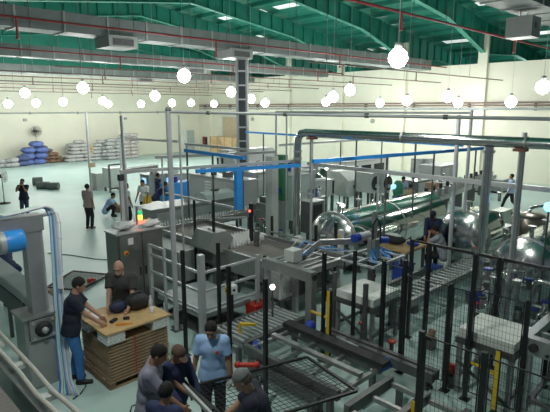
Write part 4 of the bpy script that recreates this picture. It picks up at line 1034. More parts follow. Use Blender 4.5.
# valve and pipe clusters at the vessel ends
def cluster(c, label, seed, n=7, s=1.):
    rnd = random.Random(seed); t = thing('valve_cluster', label, 'valves', (c[0], c[1], 0), 'pipe and valve clusters')
    x, y, z = c
    for k in range(n):
        a = Vector((x+rnd.uniform(-.35, .35)*s, y+rnd.uniform(-.45, .45)*s, rnd.uniform(.2, z)))
        b = a+Vector((rnd.uniform(-.1, .1), rnd.uniform(-.5, .5), 0))*s
        MB().path([(a.x, a.y, 0.0), (a.x, a.y, a.z-.08), (a.x+(b.x-a.x)*.2, a.y+(b.y-a.y)*.2, a.z), (b.x, b.y, b.z)], rnd.choice((.03, .045, .06))*s, 10).build('pipe', CHROME, t)
        v = MB().tube(b+Vector((0, 0, -.09)), b+Vector((0, 0, .12)), .06*s, 12).build('valve', rnd.choice((STEEL, CHROME, STEELD, STEEL)), t)
        MB().tube(b+Vector((0, 0, .12)), b+Vector((0, 0, .15)), .085*s, 12).build('hand_wheel', rnd.choice((STEELL, DARK, STEELD, DARK, RED, MBLUE)), v)
    MB().box(x-.3*s, x+.3*s, y-.3*s, y+.3*s, 0, .12).build('skid', STEELD, t)
    return t
cluster((9.85, RY-.35, 1.2), 'tangle of polished pipes and valves at the foot of the polished riser', 3, 10)
cluster((9.75, 8.2, 1.2), 'tangle of pipes and valves in front of the long mirror cylinder end', 41, 11, .8)
cluster((10.6, 3.6, 1.2), 'polished bent pipes in front of the broad cylinder end', 31, 10)
cluster((10.0, 2.6, 1.0), 'tangle of polished pipes beside the lower polished cylinder', 9, 9)
cluster((12.3, 4.85, .9), 'small upright valves between the two polished cylinders', 12, 6, .8)
cluster((9.5, 10.3, .9), 'small pipes and valves behind the massed bottles', 15, 7, .8)
cluster((11.3, 12.0, 1.0), 'small pipes and valves beyond the end of the bottle row', 21, 8)
t = thing('ball_valve_motor', 'white round motor housing behind the brown bottle belt', 'motor', (9.5, 8.9, 0))
MB().ball((9.45, 8.75, .95), .2, .16, .2, 14).build('housing', LGREY, t)
MB().tube((9.45, 8.75, 0), (9.45, 8.75, .8), .08, 10).build('pedestal', STEELD, t)
# wooden table with bag
t = thing('wooden_table', 'tan wooden table where the man in the cap works behind the fence', 'table', (11.3, 6.7, 0))
MB().box(10.85, 11.85, 6.3, 7.4, .86, .92).build('table_top', WOOD, t)
for x in (10.92, 11.78):
    for y in (6.37, 7.33): MB().box(x-.035, x+.035, y-.035, y+.035, 0, .86).build('leg', STEELD, t)
def bag2(c, s, label, m, st=True):
    t = thing('tool_bag', label, 'bag', c)
    MB().ball((c[0], c[1], c[2]+.11*s), .2*s, .34*s, .115*s, 14).build('bag_body', m, t)
    if st: MB().ball((c[0], c[1], c[2]+.2*s), .1*s, .22*s, .05*s, 12).build('pale_flap', WHITE, t)
bag2((11.3, 7.0, .921), 1.1, 'long black bag with a pale flap lying on the wooden table', DARK)
bag2((11.45, 6.5, .921), .55, 'small dark blue bag at the end of the wooden table', MBLUE, False)
t = thing('blue_bin', 'blue plastic bin on the floor under the wooden table', 'bin', (11.2, 6.6, 0))
MB().box(11.0, 11.4, 6.4, 6.8, 0, .45).build('body', MBLUE, t)
MB().box(10.97, 11.43, 6.37, 6.83, .45, .48).build('rim', MBLUE, t)
t = thing('stool', 'low blue stool under the man in the grey shirt', 'stool', (11.6, 5.95, 0))
MB().box(11.42, 11.78, 5.78, 6.12, .43, .47).build('seat', MBLUE, t)
for x in (11.46, 11.74):
    for y in (5.82, 6.08): MB().box(x-.02, x+.02, y-.02, y+.02, 0, .43).build('leg', STEELD, t)
# ================================================================ machine rows in the middle and far hall
def machine(x0, x1, y0, y1, z0, z1, label, body=None, legs=True, roof=0., doors=(), windows=(), extras=(), cat='machine', name='machine', group=None):
    """stainless or enamel housing on legs; doors/windows on the faces turned to the camera (-x: 'x', -y: 'y')"""
    body = body or STEEL
    t = thing(name, label, cat, ((x0+x1)/2, (y0+y1)/2, 0), group)
    if roof:
        MB().prism([(y0, z0), (y1, z0), (y1, z1), (y0+(y1-y0)*roof, z1), (y0, z1-(z1-z0)*.35)], 0, x0, x1).build('housing', body, t)
    else:
        MB().box(x0, x1, y0, y1, z0, z1).build('housing', body, t)
        MB().box(x0-.03, x1+.03, y0-.03, y1+.03, z1, z1+.03).build('top_cover', STEELL, t)
    if legs and z0 > .05:
        for x in (x0+.06, x1-.06):
            for y in (y0+.06, y1-.06): MB().box(x-.04, x+.04, y-.04, y+.04, 0, z0).build('leg', STEELD, t)
    for face, a, b, c, d in doors:
        if face == 'y': o = MB().box(x0+a, x0+b, y0-.02, y0, c, d).build('door', STEELL if body is not STEELL else STEEL, t); MB().box(x0+b-.1, x0+b-.06, y0-.05, y0-.02, (c+d)/2-.08, (c+d)/2+.08).build('handle', DARK, o)
        else: o = MB().box(x0-.02, x0, y0+a, y0+b, c, d).build('door', STEELL if body is not STEELL else STEEL, t); MB().box(x0-.05, x0-.02, y0+a+.06, y0+a+.1, (c+d)/2-.08, (c+d)/2+.08).build('handle', DARK, o)
    for face, a, b, c, d in windows:
        if face == 'y': MB().box(x0+a, x0+b, y0-.025, y0, c, d).build('window', GLASSB, t)
        else: MB().box(x0-.025, x0, y0+a, y0+b, c, d).build('window', GLASSB, t)
    for e in extras:
        k, x, y, z, s = e
        if k == 'motor':
            o = MB().tube((x, y, z), (x, y, z+s), s*.4, 12).build('motor', MBLUE, t); MB().tube((x, y, z+s), (x, y, z+s*1.15), s*.42, 12).build('fan_cover', DARK, o)
        elif k == 'gmotor': MB().tube((x, y, z), (x, y, z+s), s*.4, 12).build('motor', mat('dark_green_motor', (.03, .09, .055), .5), t)
        elif k == 'box': MB().box(x-s/2, x+s/2, y-s/2, y+s/2, z, z+s*.8).build('junction_box', LGREY, t)
        elif k == 'dark': MB().box(x-s/2, x+s/2, y-s/2, y+s/2, z, z+s*.7).build('drive_unit', STEELD, t)
        elif k == 'pipe': MB().path([(x, y, z), (x, y, z+s), (x+.05, y+.05, z+s+.08), (x+s*.6, y+.05, z+s+.1)], .04, 8).build('pipe', CHROME, t)
        elif k == 'screen':
            o = MB().box(x-.02, x+.02, y-s/2, y+s/2, z, z+s*.75).build('screen_housing', LGREY, t)
            MB().box(x-.025, x-.02, y-s*.42, y+s*.42, z+s*.08, z+s*.66).build('lit_screen', mat('lit_screen', (.25, .55, .9), .3, 0, .05, 3, emit=1.6), o)
        elif k == 'dome': MB().lathe([(s*.5, 0), (s*.45, s*.2), (s*.2, s*.36), (.01, s*.4)], (x, y, z), (0, 0, 1), 16).build('dome_cover', CHROME, t)
    return t
# washer: long steel housings behind the cabinet
WASH = mat('washer_panel', (.5, .51, .5), .45, .2, .06, 2)
machine(8.2, 11.9, 14.0, 15.0, .35, 1.22, 'long low stainless washer with clear top covers behind the bottle row', STEEL, doors=(('y', .2, 1.2, .45, 1.1), ('y', 1.4, 2.4, .45, 1.1), ('y', 2.5, 3.5, .45, 1.1)), extras=(('box', 9.9, 14.4, 1.26, .2),))
t = thing('washer_cover', 'pale curved cover lying along the top of the long low washer', 'cover', (10, 14.5, 1.25))
MB().prism([(14.05, 1.252), (14.95, 1.252), (14.8, 1.42), (14.5, 1.5), (14.2, 1.42)], 0, 10.5, 11.8).build('shell', mat('clear_cover', (.6, .64, .65), .15, .3, .05, 3), t)
MB().box(11.0, 11.3, 14.4, 14.6, 1.5, 1.53).build('handle', DARK, t)
t = machine(12.2, 13.1, 14.3, 17.6, .75, 1.72, 'big light grey panelled washer tunnel with louvres under the blue rail', WASH, doors=(('x', .15, .95, .85, 1.6),), extras=(('gmotor', 12.5, 17.0, 1.75, .3), ('gmotor', 12.6, 16.4, 1.75, .3), ('dark', 12.6, 15.5, 1.75, .3), ('pipe', 12.6, 15, 1.75, .3), ('dark', 12.5, 14.7, 1.75, .25)))
for k in range(5): MB().box(12.175, 12.2, 16.1, 16.5, 1.0+k*.12, 1.06+k*.12).build('louvre', WHITE, t)
machine(13.2, 14.6, 12.6, 13.6, .5, 2.1, 'grey panelled housing behind the blue post', WASH, doors=(('y', .1, .65, .6, 2.0), ('y', .72, 1.3, .6, 2.0)), extras=(('motor', 13.5, 13, 2.13, .3), ('gmotor', 14.2, 13.2, 2.13, .35)))
machine(12.0, 12.6, 10.5, 11.2, .4, 1.45, 'dark windowed steel housing beside the fat pipe', STEELD, windows=(('y', .1, .5, .6, 1.35),), extras=(('pipe', 12.3, 10.9, 1.48, .2),))
p, q = at(315, 198, .8), at(342, 195.5, .8)
machine(p[0], q[0], p[1], p[1]+.9, .8, atX(342, 180.5, q[0])[2], 'pale grey box machine with a dark end panel behind the fat pipe', LGREY, windows=(('y', q[0]-p[0]-.16, q[0]-p[0]-.06, .85, 1.4),), extras=(('dome', p[0]+.6, p[1]+.4, 1.55, .5), ('gmotor', p[0]+1.1, p[1]+.5, 1.55, .35), ('dark', p[0]+.3, p[1]+.4, 1.55, .3)))
p, q = at(348, 197, .7), at(368, 195, .7)
t = machine(p[0], q[0], p[1], p[1]+1.0, .7, 1.75, 'pale grey machine with sloping top next to the two round windowed units', LGREY, roof=.5, windows=(('y', .35, .75, 1.05, 1.18),))
for i, (pa, pb, lb) in enumerate(((372, 379.5, 'first grey unit with a round dark window, next to the sloping machine'), (384, 391.5, 'second grey unit with a round dark window, nearer the light blue shirt man'))):
    p, q = at(pa, 193.5, .9), at(pb, 192.5, .9)
    t = machine(p[0], q[0], p[1], p[1]+.9, .9, 1.72, lb, LGREY)
    xm = (p[0]+q[0])/2; MB().lathe([(.28, 0), (.31, .02), (.31, .05)], (xm, p[1], 1.32), (0, -1, 0), 20).build('round_window', GLASSB, t)
    MB().tube((xm, p[1]-.05, 1.2), (xm, p[1]-.2, 1.2), .08, 12).build('spout', WHITE, t)
machine(12.8, 17.2, 9.75, 10.2, .5, .8, 'long low steel conveyor table behind the long mirror cylinder', STEEL, extras=(('dark', 13.6, 9.9, .9, .3), ('pipe', 14.5, 9.9, .88, .3), ('box', 15.4, 9.9, .9, .25), ('motor', 16.4, 9.9, .9, .3), ('dark', 16.8, 9.9, .85, .25)))
machine(14.4, 18.6, 15.9, 16.8, .6, 1.7, 'row of grey housings under the far blue rail behind the pale machines', STEEL, doors=(('y', .2, 1.2, .7, 1.6), ('y', 1.5, 2.5, .7, 1.6), ('y', 2.8, 3.8, .7, 1.6)), extras=(('pipe', 15, 16.4, 1.73, .3), ('box', 16, 16.4, 1.73, .3), ('dark', 17, 16.3, 1.73, .3)))
p = Vector(atD(365, 171, 26)); machine(p.x-1.6, p.x+2.2, p.y, p.y+1.2, .5, p.z+.55, 'far pale steel filler with glass front, half hidden behind the blue rail', LGREY, windows=(('y', .2, 1.0, 1.0, 1.6), ('y', 1.3, 2.1, 1.0, 1.6), ('y', 2.4, 3.3, 1.0, 1.6)))
p = Vector(atD(262, 160, 26)); machine(p.x-1.7, p.x+1.4, p.y, p.y+1.4, .3, p.z+.55, 'far grey humped machine at the long wall right of the lattice column', GREYP, roof=.45, extras=(('dark', p.x-2.0, p.y+.4, .0, .6),))
p = Vector(atD(300, 185, 17.5)); machine(p.x-.2, p.x+.8, p.y+.2, p.y+1.0, .5, p.z+.3, 'grey teal panelled housing right behind the fat pipe', mat('teal_grey', (.48, .56, .54), .45, 0, .05, 3), doors=(('y', .1, .8, .6, 1.5),))
for i, (px, w, lb) in enumerate(((418, .55, 'left tall grey locker of the pair far behind the blue rail'), (425, .55, 'right tall grey locker of the pair far behind the blue rail'))):
    p = Vector(atD(px, 172, 27.5)); zt_ = atD(px, 158.5, 27.5)[2]
    t = thing('tall_locker', lb, 'locker', (p.x, p.y, 0))
    MB().box(p.x-.25, p.x+.25, p.y-.3, p.y+.3, 0, zt_).build('body', GREYP, t)
    MB().box(p.x-.27, p.x-.25, p.y-.27, p.y+.27, .1, zt_-.08).build('door', STEELL, t)
p = Vector(atD(446, 172, 27)); zt_ = atD(446, 165, 27)[2]
machine(p.x-1.0, p.x+.9, p.y-.2, p.y+1.0, .25, zt_, 'plain grey box machine far right of the tall lockers', GREYP, doors=(('y', .2, .9, .4, zt_-.1),))
# long filler line with many dark heads running from the men toward the wall side
t = thing('filler_line', 'long filling line with repeated dark nozzle heads beyond the long mirror cylinder', 'machine', (19, 8.5, 0))
a, b = Vector(at(417, 207, .7)), Vector(at(488, 180, .7))
MB().bar((a.x, a.y, .8), (b.x, b.y, .8), .6, .18).build('bed', STEEL, t)
dv_ = b-a
for k in range(12):
    c = a+dv_*((k+.5)/12)
    o = MB().box(c.x-.12, c.x+.12, c.y-.3, c.y-.06, .9, 1.22).build('filling_head', STEEL, t)
    MB().tube((c.x, c.y-.18, 1.22), (c.x, c.y-.18, 1.42), .07, 10).build('head_cap', DARK, o)
for k in range(5):
    c = a+dv_*((k+.5)/5); MB().box(c.x-.05, c.x+.05, c.y-.2, c.y+.2, 0, .72).build('leg', STEELD, t)
p = Vector(at(436, 190, 1.0)); t = thing('tan_carton', 'tan carton standing on the filling line', 'carton', (p.x, p.y, .891)); MB().box(p.x-.22, p.x+.22, p.y-.02, p.y+.4, .892, 1.3).build('carton', CARD, t); MB().box(p.x-.222, p.x+.222, p.y+.17, p.y+.21, 1.3, 1.302).build('tape', CARDD, t)
p = Vector(at(398, 188, 1.3))
t = thing('green_machine_head', 'green machine head with a lit blue lamp left of the light blue shirt man', 'machine', (p.x, p.y, 0))
MB().box(p.x-.15, p.x+.15, p.y-.15, p.y+.15, 0, 1.0).build('stand', STEELD, t)
MB().lathe([(.16, 1.0), (.2, 1.1), (.2, 1.45), (.1, 1.6)], (p.x, p.y, 0), (0, 0, 1), 14).build('head', MGREEN, t)
q = Vector(atD(393.5, 186.5, math.hypot(p.x, p.y)-.5)); MB().ball(q, .1, n=12).build('blue_lamp', mat('lit_blue_lamp', (.1, .4, 1), .3, 0, .02, 3, emit=6), t)
MB().tube(q, (p.x, p.y, q.z), .03, 8).build('lamp_arm', STEELD, t)
for (px, py, d, lb, col) in ((208.5+118, 168.5, 17, 'bright work lamp above the pale box machine', 'w'), (416-0, 180, 19, 'bright work lamp right of the tan shirt man', 'w'), (343, 205.5, 13.5, 'bright work lamp low in front of the long mirror cylinder', 'w'), (549, 207, 11.5, 'glowing blue lamp at the edge beyond the broad polished cylinder', 'b'), (272.5, 287, 9.2, 'bright work light shining inside the palletiser frame', 'w'), (387, 175, 20, 'small blue white lamp above the second round windowed unit', 'w')):
    p = Vector(atD(px, py, d))
    t = thing('work_lamp', lb, 'lamp', (p.x, p.y, 0))
    MB().ball(p, .05 if col == 'w' else .1, n=12).build('lens', mat('lit_work_lamp', (1, 1, 1), .3, 0, 0, 3, emit=12) if col == 'w' else mat('lit_cyan_lamp', (.1, .5, 1), .3, 0, 0, 3, emit=6), t)
    MB().tube((p.x, p.y, 0), (p.x, p.y, p.z-.06), .02, 8).build('stand', STEELD, t)
# right: steel tank, cabinet by the walker, low block row
p0 = Vector(at(491, 232, 0)); zc_ = atD(497, 208, math.hypot(p0.x, p0.y)+.6)[2]
t = thing('steel_cabinet', 'green grey steel cabinet on the floor in front of the walking man', 'cabinet', p0)
x, y = p0.x, p0.y
MB().box(x, x+.95, y-.35, y+.1, .06, zc_).build('body', mat('green_grey_panel', (.42, .47, .42), .4, .3, .06, 3), t)
MB().box(x-.02, x, y-.32, y+.07, .1, zc_-.05).build('side_door', STEELD, t)
o = MB().box(x+.06, x+.89, y-.37, y-.35, .12, zc_-.05).build('door', mat('green_grey_panel', 0), t)
MB().box(x+.8, x+.84, y-.4, y-.37, .5, .68).build('handle', DARK, o)
MB().box(x+.02, x+.93, y-.33, y+.08, 0, .06).build('plinth', DARK, t)
p = Vector(at(527, 243, .25))
t = thing('steel_tank', 'brownish steel tank with ribbed side standing beyond the broad cylinder', 'tank', (p.x, p.y, 0))
TANK = mat('bronze_steel', (.36, .31, .27), .3, .85, .1, 3)
MB().lathe([(.05, 0), (.52, .02), (.52, .9), (.42, 1.0), (.05, 1.05)], (p.x, p.y, .2), (0, 0, 1), 24).build('shell', TANK, t)
for k in range(8):
    a_ = PI*.75+k*PI*.2; MB().tube((p.x+.52*math.cos(a_), p.y+.52*math.sin(a_), .25), (p.x+.52*math.cos(a_), p.y+.52*math.sin(a_), 1.08), .03, 8).build('rib', TANK, t)
for k in range(4):
    a_ = PI/4+k*PI/2; MB().box(p.x+.42*math.cos(a_)-.04, p.x+.42*math.cos(a_)+.04, p.y+.42*math.sin(a_)-.04, p.y+.42*math.sin(a_)+.04, 0, .25).build('leg', STEELD, t)
MB().path([(p.x, p.y, 1.24), (p.x, p.y, 1.36), (p.x+.1, p.y-.1, 1.42), (p.x+.5, p.y-.3, 1.42)], .05, 10).build('outlet_pipe', CHROME, t)
t = thing('upright_valve', 'upright jointed valve between the dome vessel and the broad cylinder', 'valve', at(505, 252, .2))
p = at(505, 252, .3)
MB().tube((p[0], p[1], 0), (p[0], p[1], 1.0), .05, 10).build('stem', STEEL, t)
for z in (.4, .62, .84): MB().tube((p[0]-.14, p[1], z), (p[0]+.14, p[1], z), .06, 10).build('branch', CHROME, t)
for i, (xx, h, lb) in enumerate(((28.2, .9, 'low grey block unit along the long wall, left one'), (27.2, .7, 'low grey block unit along the long wall behind the walking man'))):
    px = (484, 497)[i]; p = Vector(at(px, 192, 0))
    t = thing('low_unit', lb, 'machine', (p.x, p.y, 0))
    MB().box(p.x-.5, p.x+.5, p.y-.4, p.y+.4, .1, h).build('body', GREYP, t)
    MB().box(p.x-.45, p.x+.45, p.y-.35, p.y+.35, 0, .1).build('plinth', DARK, t)
    MB().box(p.x-.53, p.x+.53, p.y-.43, p.y+.43, h, h+.04).build('top', LGREY, t)
# left far machine row
p = Vector(at(110.5, 193, 0))
t = thing('box_frame_machine', 'big grey framed machine with open front at the head of the far left line', 'machine', p)
x, y = p.x, p.y
MB().box(x, x+.95, y+.06, y+.8, .25, 1.3).build('housing', LGREY, t)
for dx_ in (0, .95): MB().bar((x+dx_, y, .0), (x+dx_, y, 1.5), .08).build('front_upright', STEELD, t)
MB().bar((x, y, 1.5), (x+.95, y, 1.5), .08).bar((x, y, .22), (x+.95, y, .22), .08).build('front_rail', STEELD, t)
MB().box(x+.1, x+.85, y+.03, y+.06, .4, 1.2).build('pale_panel', mat('pale_panel', (.62, .68, .64), .4, 0, .04, 3), t)
for q in ((x+.1, y+.75), (x+.85, y+.75)): MB().box(q[0]-.04, q[0]+.04, q[1]-.04, q[1]+.04, 0, .25).build('leg', STEELD, t)
a, b = Vector(at(121, 171.5, 1.55)), Vector(at(158, 166.5, 1.75))
t = thing('top_hood', 'grey duct like hood along the top of the far left line', 'hood', (a.x, a.y, 0))
MB().bar(a, b, .8, .22).build('hood_shell', GREYP, t)
for k in (.05, .95):
    c = a+(b-a)*k; MB().bar((c.x, c.y, 0), (c.x, c.y, c.z-.1), .09).build('post', LGREY, t)
t = thing('overhead_beam', 'thin grey overhead beam above the far left line, ending at a slim post', 'beam', at(122, 185, 0))
a, b = Vector(at(122, 195, 0)), Vector(atD(178, 141.5, 21)); a.z = 3.35
a = Vector((a.x, a.y, atD(122, 138, math.hypot(a.x, a.y))[2]))
MB().bar(a, b, .1).build('beam', GREYP, t)
MB().bar((a.x+.05, a.y, 0), (a.x+.05, a.y, a.z-.05), .08).build('post', LGREY, t)
for (px, py, w, dp, h, lb, ex) in ((150, 204, 1.0, .8, 1.35, 'grey console with a lit blue screen beside the white shirt man', 'screen'), (172, 202, .9, .8, 1.3, 'grey console with a lit screen near the man in dark blue overalls', 'screen')):
    p = Vector(at(px, py, 0)); x, y = p.x, p.y
    t = machine(x, x+w, y, y+dp, .1, h, lb, GREYP, extras=(('screen', x-.03, y+.35, h-.42, .42), ('box', x+.5, y+.4, h+.03, .25)))
p = Vector(at(176, 205, .4)); t = thing('blue_machine', 'bright blue machine body behind the man in dark blue overalls', 'machine', (p.x, p.y, 0))
MB().box(p.x-.1, p.x+1.3, p.y+.5, p.y+1.1, .3, 1.25).build('body', BLUE, t); MB().box(p.x, p.x+1.2, p.y+.55, p.y+1.05, 0, .3).build('base', STEELD, t)
MB().tube((p.x+.5, p.y+.8, 1.25), (p.x+.5, p.y+.8, 1.5), .14, 12).build('motor', MBLUE, t)
p = Vector(at(147, 207, .6)); t = thing('yellow_box', 'small yellow control box by the white shirt man', 'control box', (p.x, p.y, 0))
MB().box(p.x-.14, p.x+.14, p.y-.1, p.y+.1, .62, 1.05).build('box', YELLOW, t); MB().tube((p.x, p.y, 0), (p.x, p.y, .62), .04, 8).build('stand', STEELD, t)
p = Vector(at(150, 207.5, .9))
t = thing('work_table', 'pale topped steel table at the man in dark blue overalls', 'table', (p.x, p.y, 0))
MB().box(p.x-.3, p.x+2.0, p.y-.4, p.y+.4, .84, .9).build('table_top', LGREY, t)
MB().box(p.x-.25, p.x+1.95, p.y-.35, p.y-.32, .25, .84).build('front_panel', STEEL, t)
for dx_ in (-.25, .9, 1.9):
    for dy in (-.33, .35): MB().box(p.x+dx_-.03, p.x+dx_+.03, p.y+dy-.03, p.y+dy+.03, 0, .84).build('leg', STEELD, t)
t = thing('white_parts_box', 'small white box on the pale topped steel table', 'box', (p.x+.2, p.y, .9)); MB().box(p.x+.1, p.x+.45, p.y-.15, p.y+.15, .901, 1.05).build('box', WHITE, t); MB().box(p.x+.09, p.x+.46, p.y-.16, p.y+.16, 1.05, 1.07).build('lid', LGREY, t)
# run of small machine units beyond the bottle row
rnd = random.Random(4)
UN = [(12.4, 13.1, 'small steel unit with pipework behind the bottle row end'), (14.6, 12.6, 'small steel unit with green motor beyond the grey panelled housing'), (20.6, 11.6, 'small steel unit at the far end of the pale machines'), (22.3, 11.2, 'small grey unit near the tall lockers'), (15.0, 5.6, 'small steel unit right behind the dome ended vessel'), (20.6, 17.0, 'small grey unit on the far side of the grey housings')]
for i, (x, y, lb) in enumerate(UN):
    w, d_, h = rnd.uniform(.7, 1.1), rnd.uniform(.5, .8), rnd.uniform(.8, 1.25)
    machine(x, x+w, y, y+d_, .25, h, lb, (STEEL, GREYP, STEELD, LGREY)[i % 4], doors=(('y', .06, w-.06, .32, h-.06),),
            extras=((('dark', 'motor', 'gmotor', 'dome')[i % 4], x+w*.3, y+d_/2, h+.03, .3), ('pipe', x+w*.7, y+d_/2, h+.03, .25), ('box', x+w*.55, y+d_*.4, h+.03, .18)))
# ================================================================ people: one continuous body surface each, clothes and hair as children
def rcone(P, a, b, ra, rb):
    ba = b-a; L2 = max(float(ba@ba), 1e-9)
    h = np.clip(((P-a)@ba)/L2, 0, 1)
    return np.linalg.norm(P-a-h[..., None]*ba, axis=-1)-(ra+(rb-ra)*h)
def ell(P, c, r, R=None):
    q = P-c
    if R is not None: q = q@R
    k0 = np.linalg.norm(q/r, axis=-1); k1 = np.linalg.norm(q/(np.array(r)**2), axis=-1)
    return k0*(k0-1)/np.maximum(k1, 1e-9)
def mesh_sdf(prims, vox, clips=()):
    """prims: ('c',a,b,ra,rb,k) or ('e',c,r,R,k). surface nets of their smooth union"""
    lo = np.full(3, 1e9); hi = -lo
    bbs = []
    for p in prims:
        if p[0] == 'c':
            m = max(p[3], p[4]); l = np.minimum(p[1], p[2])-m; h = np.maximum(p[1], p[2])+m
        else:
            m = max(p[2]); l = p[1]-m; h = p[1]+m
        bbs.append((l, h)); lo = np.minimum(lo, l); hi = np.maximum(hi, h)
    lo -= 3*vox; n = np.ceil((hi+3*vox-lo)/vox).astype(int)+1
    D = np.full(n, 1.0, np.float32)
    for p, (l, h) in zip(prims, bbs):
        k = p[-1]; mg = k+2.5*vox
        i0 = np.maximum(np.floor((l-mg-lo)/vox).astype(int), 0); i1 = np.minimum(np.ceil((h+mg-lo)/vox).astype(int)+1, n)
        g = np.stack(np.meshgrid(*[lo[a]+vox*np.arange(i0[a], i1[a]) for a in range(3)], indexing='ij'), -1)
        d = rcone(g, p[1], p[2], p[3], p[4]) if p[0] == 'c' else ell(g, p[1], np.array(p[2]), p[3])
        s = tuple(slice(i0[a], i1[a]) for a in range(3))
        A_ = D[s]
        if k > 0:
            hh = np.clip(.5+.5*(A_-d)/k, 0, 1); D[s] = A_*(1-hh)+d*hh-k*hh*(1-hh)
        else: D[s] = np.minimum(A_, d)
    if clips:
        g = np.stack(np.meshgrid(*[lo[a]+vox*np.arange(n[a]) for a in range(3)], indexing='ij'), -1)
        for c, nn, rad in clips:      # remove what lies beyond plane (c, nn) within rad of c
            nn = nn/np.linalg.norm(nn); dd = (g-c)@nn
            if rad is None: D = np.maximum(D, dd)
            else:
                near = np.linalg.norm(g-c, axis=-1) < rad
                D = np.where(near, np.maximum(D, dd), D)
    neg = D < 0
    S = neg[:-1, :-1, :-1].astype(np.int8)
    cnt = np.zeros(tuple(n-1), np.int8); acc = np.zeros(tuple(n-1)+(3,), np.float32); num = np.zeros(tuple(n-1), np.float32)
    corners = [(i, j, k) for i in (0, 1) for j in (0, 1) for k in (0, 1)]
    sl = lambda c: tuple(slice(c[a], n[a]-1+c[a]) for a in range(3))
    for c in corners: cnt += neg[sl(c)]
    for c in corners:
        for a in range(3):
            if c[a] == 0:
                e = list(c); e[a] = 1
                d0, d1 = D[sl(c)], D[sl(e)]
                x = (d0 < 0) != (d1 < 0)
                t = np.where(x, d0/np.where(x, d0-d1, 1), 0)
                for b in range(3):
                    acc[..., b] += np.where(x, (t if b == a else c[b]), 0)
                num += x
    act = (cnt > 0) & (cnt < 8)
    idx = -np.ones(tuple(n-1), int); idx[act] = np.arange(act.sum())
    ii = np.argwhere(act)
    V = lo + vox*(ii + acc[act]/np.maximum(num[act], 1)[:, None])
    F = []
    for a in range(3):
        b, c = (a+1) % 3, (a+2) % 3
        s0 = [slice(1, n[q]-1) for q in range(3)]; s1 = list(s0)
        s0[a] = slice(0, n[a]-1); s1[a] = slice(1, n[a])
        x0, x1 = neg[tuple(s0)], neg[tuple(s1)]
        for flip, msk in ((0, x0 & ~x1), (1, ~x0 & x1)):
            w = np.argwhere(msk)
            if not len(w): continue
            o = np.ones(3, int); o[a] = 0; w = w+o
            eb = np.zeros(3, int); eb[b] = 1; ec = np.zeros(3, int); ec[c] = 1
            q = [w-eb-ec, w-ec, w, w-eb]
            q = np.stack([idx[tuple(u.T)] for u in q], 1)
            if flip: q = q[:, ::-1]
            F.append(q)
    F = np.concatenate(F); F = F[(F >= 0).all(1)]
    return V, F
def put(name, V, F, m, parent, label=None):
    me = bpy.data.meshes.new(name)
    me.vertices.add(len(V)); me.vertices.foreach_set('co', np.asarray(V, np.float32).ravel())
    me.loops.add(len(F)*4); me.loops.foreach_set('vertex_index', F.astype(np.int32).ravel())
    me.polygons.add(len(F)); me.polygons.foreach_set('loop_start', np.arange(0, len(F)*4, 4, dtype=np.int32)); me.polygons.foreach_set('loop_total', np.full(len(F), 4, dtype=np.int32))
    me.polygons.foreach_set('use_smooth', np.ones(len(F), bool)); me.update(calc_edges=True); me.validate()
    me.materials.append(m)
    o = bpy.data.objects.new(name, me); C.objects.link(o)
    if parent: o.parent = parent
    if label: o['label'] = label
    ORG[o.name] = Vector()
    return o
def N(v): v = np.asarray(v, float); return v/max(np.linalg.norm(v), 1e-9)
def ik(a, t, l1, l2, pole):
    a, t = np.asarray(a, float), np.asarray(t, float); d = t-a; L = np.linalg.norm(d)
    if L > (l1+l2)*.995: t = a+d*((l1+l2)*.995/L); d = t-a; L = np.linalg.norm(d)
    u = d/L; x = (l1*l1-l2*l2+L*L)/(2*L); h = math.sqrt(max(l1*l1-x*x, 0))
    p = np.asarray(pole, float); p = N(p-u*(p@u)); return a+u*x+p*h, t
SKIN1 = mat('skin_light', (.48, .27, .19), .55, 0, .06, 12); SKIN2 = mat('skin_tan', (.33, .175, .105), .55, 0, .06, 12)
HAIRB = mat('hair_black', (.01, .009, .008), .8, 0, .3, 40, bump=.5); SHOEM = mat('dark_shoe', (.02, .018, .016), .5, 0, .2, 10)
def fabric(n, c): return mat('cloth_'+n, c, .8, 0, .1, 14, bump=.15)
PLAID = None
